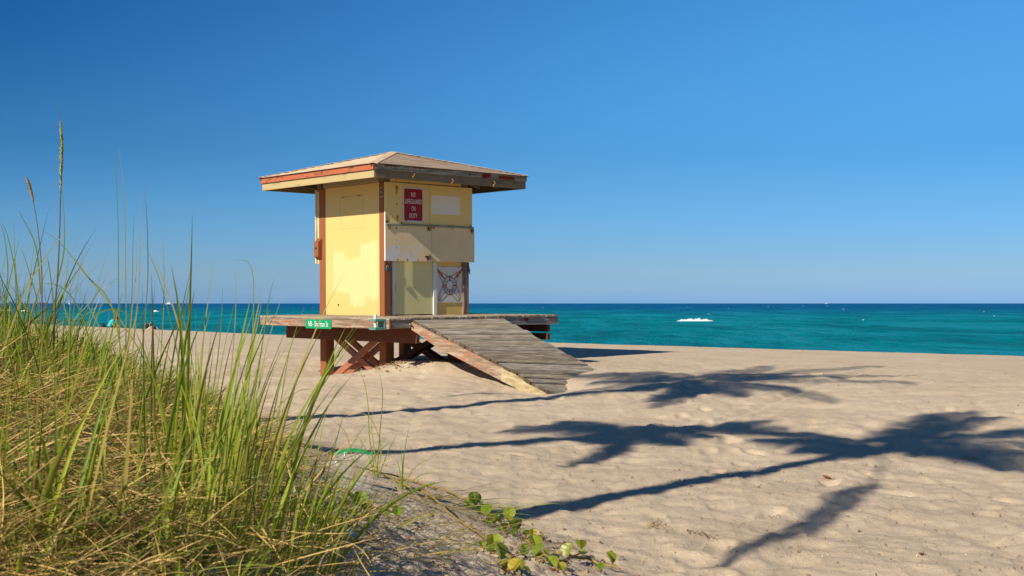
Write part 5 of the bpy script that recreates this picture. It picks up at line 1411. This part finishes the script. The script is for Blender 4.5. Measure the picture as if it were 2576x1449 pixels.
# countless small fragments
m = MB(); rs = random.Random(21)
def crumb(x, y, s_, col):
    a = rs.random() * 2 * pi; z = bz(x, y) + .003
    d = Vector((cos(a), sin(a), 0)); sd = Vector((-sin(a), cos(a), 0)); w_ = s_ * rs.uniform(.08, .25)
    up = rs.uniform(.0, .35) * s_; c0 = Vector((x, y, z))
    p = [c0 - d * s_ * .5, c0 + sd * w_ * rs.uniform(-1, 1) + Vector((0, 0, up)), c0 + d * s_ * .5 + sd * s_ * rs.uniform(-.3, .3)]
    vs = [p[0] - sd * w_, p[0] + sd * w_, p[1] - sd * w_ + Vector((0, 0, .003)), p[1] + sd * w_ + Vector((0, 0, .006)), p[2] - sd * w_ * .4, p[2] + sd * w_ * .4]
    m.add(vs, [(0, 1, 3, 2), (2, 3, 5, 4)], col)
BR = ((.20, .10, .05), (.26, .14, .07), (.17, .09, .06), (.38, .27, .14), (.30, .19, .09))
for k in range(1900):
    Y = 5.2 * (3.6 ** rs.random()); X = rs.uniform(-.28, .45) * Y
    if rs.random() < .45: X, Y = rs.uniform(.02, .44) * Y, 5.2 + 5 * rs.random() ** 1.4
    if gline(X, Y) > .2: continue
    crumb(X, Y, rs.choice((.007, .009, .012, .014, .018, .026)) * rs.uniform(.7, 1.3), rs.choice(BR))
for k in range(260):      # wrack against the dune foot and by the tower leg
    t_ = rs.random(); g0 = Vector((.75, 5.6, 0)).lerp(Vector((-1.6, 10.4, 0)), t_); crumb(g0.x + rs.gauss(0, .12), g0.y + rs.gauss(0, .25), rs.uniform(.015, .05), rs.choice(BR))
for k in range(240):
    x = rs.gauss(-1.75, .42); y = rs.gauss(20.35, .35); crumb(x, y, rs.uniform(.03, .11), rs.choice(BR + ((.33, .24, .12),)))
for k in range(14):
    x = rs.gauss(-1.9, .3); y = rs.gauss(20.5, .2); crumb(x, y, rs.uniform(.05, .09), rs.choice(((.5, .24, .02), (.06, .25, .22), (.6, .58, .55))))
for k in range(70): 
    Y = 5.4 * (3.2 ** rs.random()); X = rs.uniform(-.1, .44) * Y; crumb(X, Y, rs.uniform(.008, .016), (.75, .72, .66))
for k in range(420):      # dry scraps on the grey dune slope right of the grass
    u = rs.uniform(790, 1500); v = rs.uniform(1170 + max(0, (u - 900)) * .38, 1447); g0 = ground_at(u, v)
    crumb(g0.x, g0.y, rs.uniform(.012, .045) * min(1, g0.y / 7), rs.choice(BR + ((.40, .29, .14),)))
o = m.build('beach_litter', M_STRAW, None, None, False, True); tag(o, 'tiny twigs, leaf crumbs and shell bits strewn over the sand', 'litter', kind='stuff')

# ------------------------------------------------------------------ coconut palms behind the camera that throw the shadows
M_TRUNK = wood('palm_trunk', 2, (.26, .22, .17), (.15, .12, .09)); M_FROND = leaf_material('palm_leaflet', .4, .25)
def frond_mesh(Lf, droop, az, el, seed, col, dens=50, ll=.56, w=.036, hang=.5, t0=.14, roll=0.0):
    rs = random.Random(seed); m = MB(); pts = []; p = Vector((0, 0, 0)); N = 18
    for i in range(N + 1):
        pts.append(p.copy()); t_ = i / N; e = el - droop * t_ ** 1.2
        p = p + Vector((cos(az) * cos(e), sin(az) * cos(e), sin(e))) * Lf / N
    m.tube(pts, [.028 * (1 - .85 * i / N) for i in range(N + 1)], 5, (.26, .26, .07))
    for i in range(dens):
        t_ = t0 + (1 - t0) * i / dens; k = min(N - 1, int(t_ * N)); b_ = pts[k].lerp(pts[k + 1], t_ * N - k); d = (pts[k + 1] - pts[k]).normalized()
        sd = d.cross(Vector((0, 0, 1))).normalized()
        if sd.length < .5: sd = Vector((-sin(az), cos(az), 0))
        if roll: sd = Matrix.Rotation(roll, 3, d) @ sd
        l_ = ll * (sin(pi * min(1, (t_ - t0 + .14) / (1.14 - t0) * .82 + .16)) ** .6) * rs.uniform(.85, 1.1)
        for s_ in (-1, 1):
            dr = (sd * s_ * .85 + d * .55 + Vector((0, 0, -hang * rs.uniform(.5, 1.3)))).normalized(); dr2 = (dr + Vector((0, 0, -.5))).normalized()
            q1 = b_ + dr * l_ * .5; q2 = q1 + dr2 * l_ * .5; wv = d * w * .5
            m.add([b_ - wv * .6, b_ + wv * .6, q1 + wv, q1 - wv, q2], [(0, 1, 2, 3), (3, 2, 4)], tuple(c * rs.uniform(.8, 1.2) for c in col))
    return m
def palm(base, top, fr, label, seed, bow=(0, 0), ll=.5):
    r = empty('coconut_palm', base); rs = random.Random(seed)
    b_ = Vector((0, 0, -.3)); t_ = Vector(top) - Vector(base); m = MB(); pts = []; rad = []
    for i in range(41):
        q = i / 40; p = b_.lerp(t_, q) + Vector((bow[0], bow[1], 0)) * sin(pi * q); pts.append(p)
        rad.append((.17 * (1 - q) ** 2.5 + .112) * (1.07 if i % 2 else .98))
    m.tube(pts, rad, 12); m.build('trunk', M_TRUNK, r, smooth=True)
    for i, (az, el, dr, L_) in enumerate(fr):
        f = frond_mesh(L_, R(dr), R(az), R(el), seed * 50 + i, (.10, .17, .03), ll=ll * rs.uniform(.8, 1.1)); o = f.build('frond', M_FROND, r, t_, False, True)
    m = MB()
    for k in range(7):
        a = k * 2 * pi / 7; m.ell(t_ + Vector((.2 * cos(a), .2 * sin(a), -.22 - .06 * (k % 2))), (.11, .11, .14), 8, 6)
    m.build('coconuts', flat('coconut_husk', (.16, .15, .05), .6), r, smooth=True)
    tag(r, label, 'palm tree'); return r, t_
def frond_to(s, dz, droop):
    """azimuth, rise, droop and length of a frond whose tip throws its shadow s = (x, y) metres from the crown's shadow"""
    h = Vector((s[0], s[1], 0)) - SH * COT * dz; rh = max(.4, h.length)
    avg = math.atan2(dz, rh); return (math.degrees(math.atan2(h.y, h.x)), math.degrees(avg) + .45 * droop, droop, math.hypot(rh, dz) / .94)
def palm_at(centre, via, H_, tips, label, seed, bow=(0, 0), ll=.5):
    c_ = ground_at(*centre); v_ = ground_at(*via); T_ = c_ - SH * H_ * COT + Vector((0, 0, H_))
    d_ = (c_ - v_); d_.z = 0; d_.normalize(); back = (SH * H_ * COT).dot(d_)
    B_ = c_ - d_ * back; B_.z = bz(B_.x, B_.y); rs = random.Random(seed); fr = []
    for (u, v) in tips:
        g_ = ground_at(u, v); s_ = ((g_.x - c_.x), (g_.y - c_.y))
        dz = rs.uniform(-.45, .35)
        al = (s_[0] * SH.x + s_[1] * SH.y)
        if al > 1.5: dz = min(1.6, .45 * al)          # fronds that point up throw their shadow farther
        elif al < -1.0: dz = max(-1.3, .4 * al)
        fr.append(frond_to(s_, dz, rs.uniform(45, 75)))
    return palm(B_, T_, fr, label, seed, bow, ll)
palm_at((1740, 958), (700, 1058), 8.6, [(2318, 942), (2207, 920), (2294, 966), (2083, 1029), (2000, 985), (1930, 921), (1450, 945), (1090, 1003), (1607, 1038), (1676, 1007), (1550, 985), (1860, 1002), (1640, 935), (1480, 968), (1520, 938), (1400, 1000), (1620, 1012), (1760, 990), (1990, 938), (2110, 950)],
        'tallest coconut palm left of the view whose shadow falls beside the ramp', 1, (.1, -.2), .60)
palm_at((1570, 1092), (969, 1152), 8.0, [(1405, 1059), (1261, 1087), (1406, 1178), (1516, 1158), (1725, 1123), (1952, 1055), (1984, 1077), (1690, 1072), (1340, 1106), (1810, 1098), (1900, 1082), (2050, 1094), (1290, 1074), (1470, 1070)],
        'leaning coconut palm left of the view whose shadow crosses the middle of the sand', 2, (-.2, .3), .40)
r3, t3 = palm_at((2207, 1127), (1290, 1300), 8.2, [(1809, 1087), (1992, 1133), (1900, 1105), (2366, 1035), (2462, 1031), (2537, 1046), (2700, 1070), (2800, 1120), (2640, 1215), (2525, 1188), (2740, 1170), (2300, 1088), (2420, 1115), (1760, 1078), (2860, 1075), (2830, 1190)],
        'coconut palm behind the camera whose trunk and crown shadow reach the right edge', 3, (.1, .1), .44)
gd = ground_at(1795, 1404); gc = ground_at(2207, 1127); az_, el_, dr_, L_ = frond_to((gd.x - gc.x, gd.y - gc.y), -3.6, 30)
f = frond_mesh(L_, R(dr_), R(az_), R(el_), 777, (.20, .14, .06), 50, .46, .05, .45, .42, R(42))
f.build('dead_frond', M_STRAW, r3, t3, False, True)
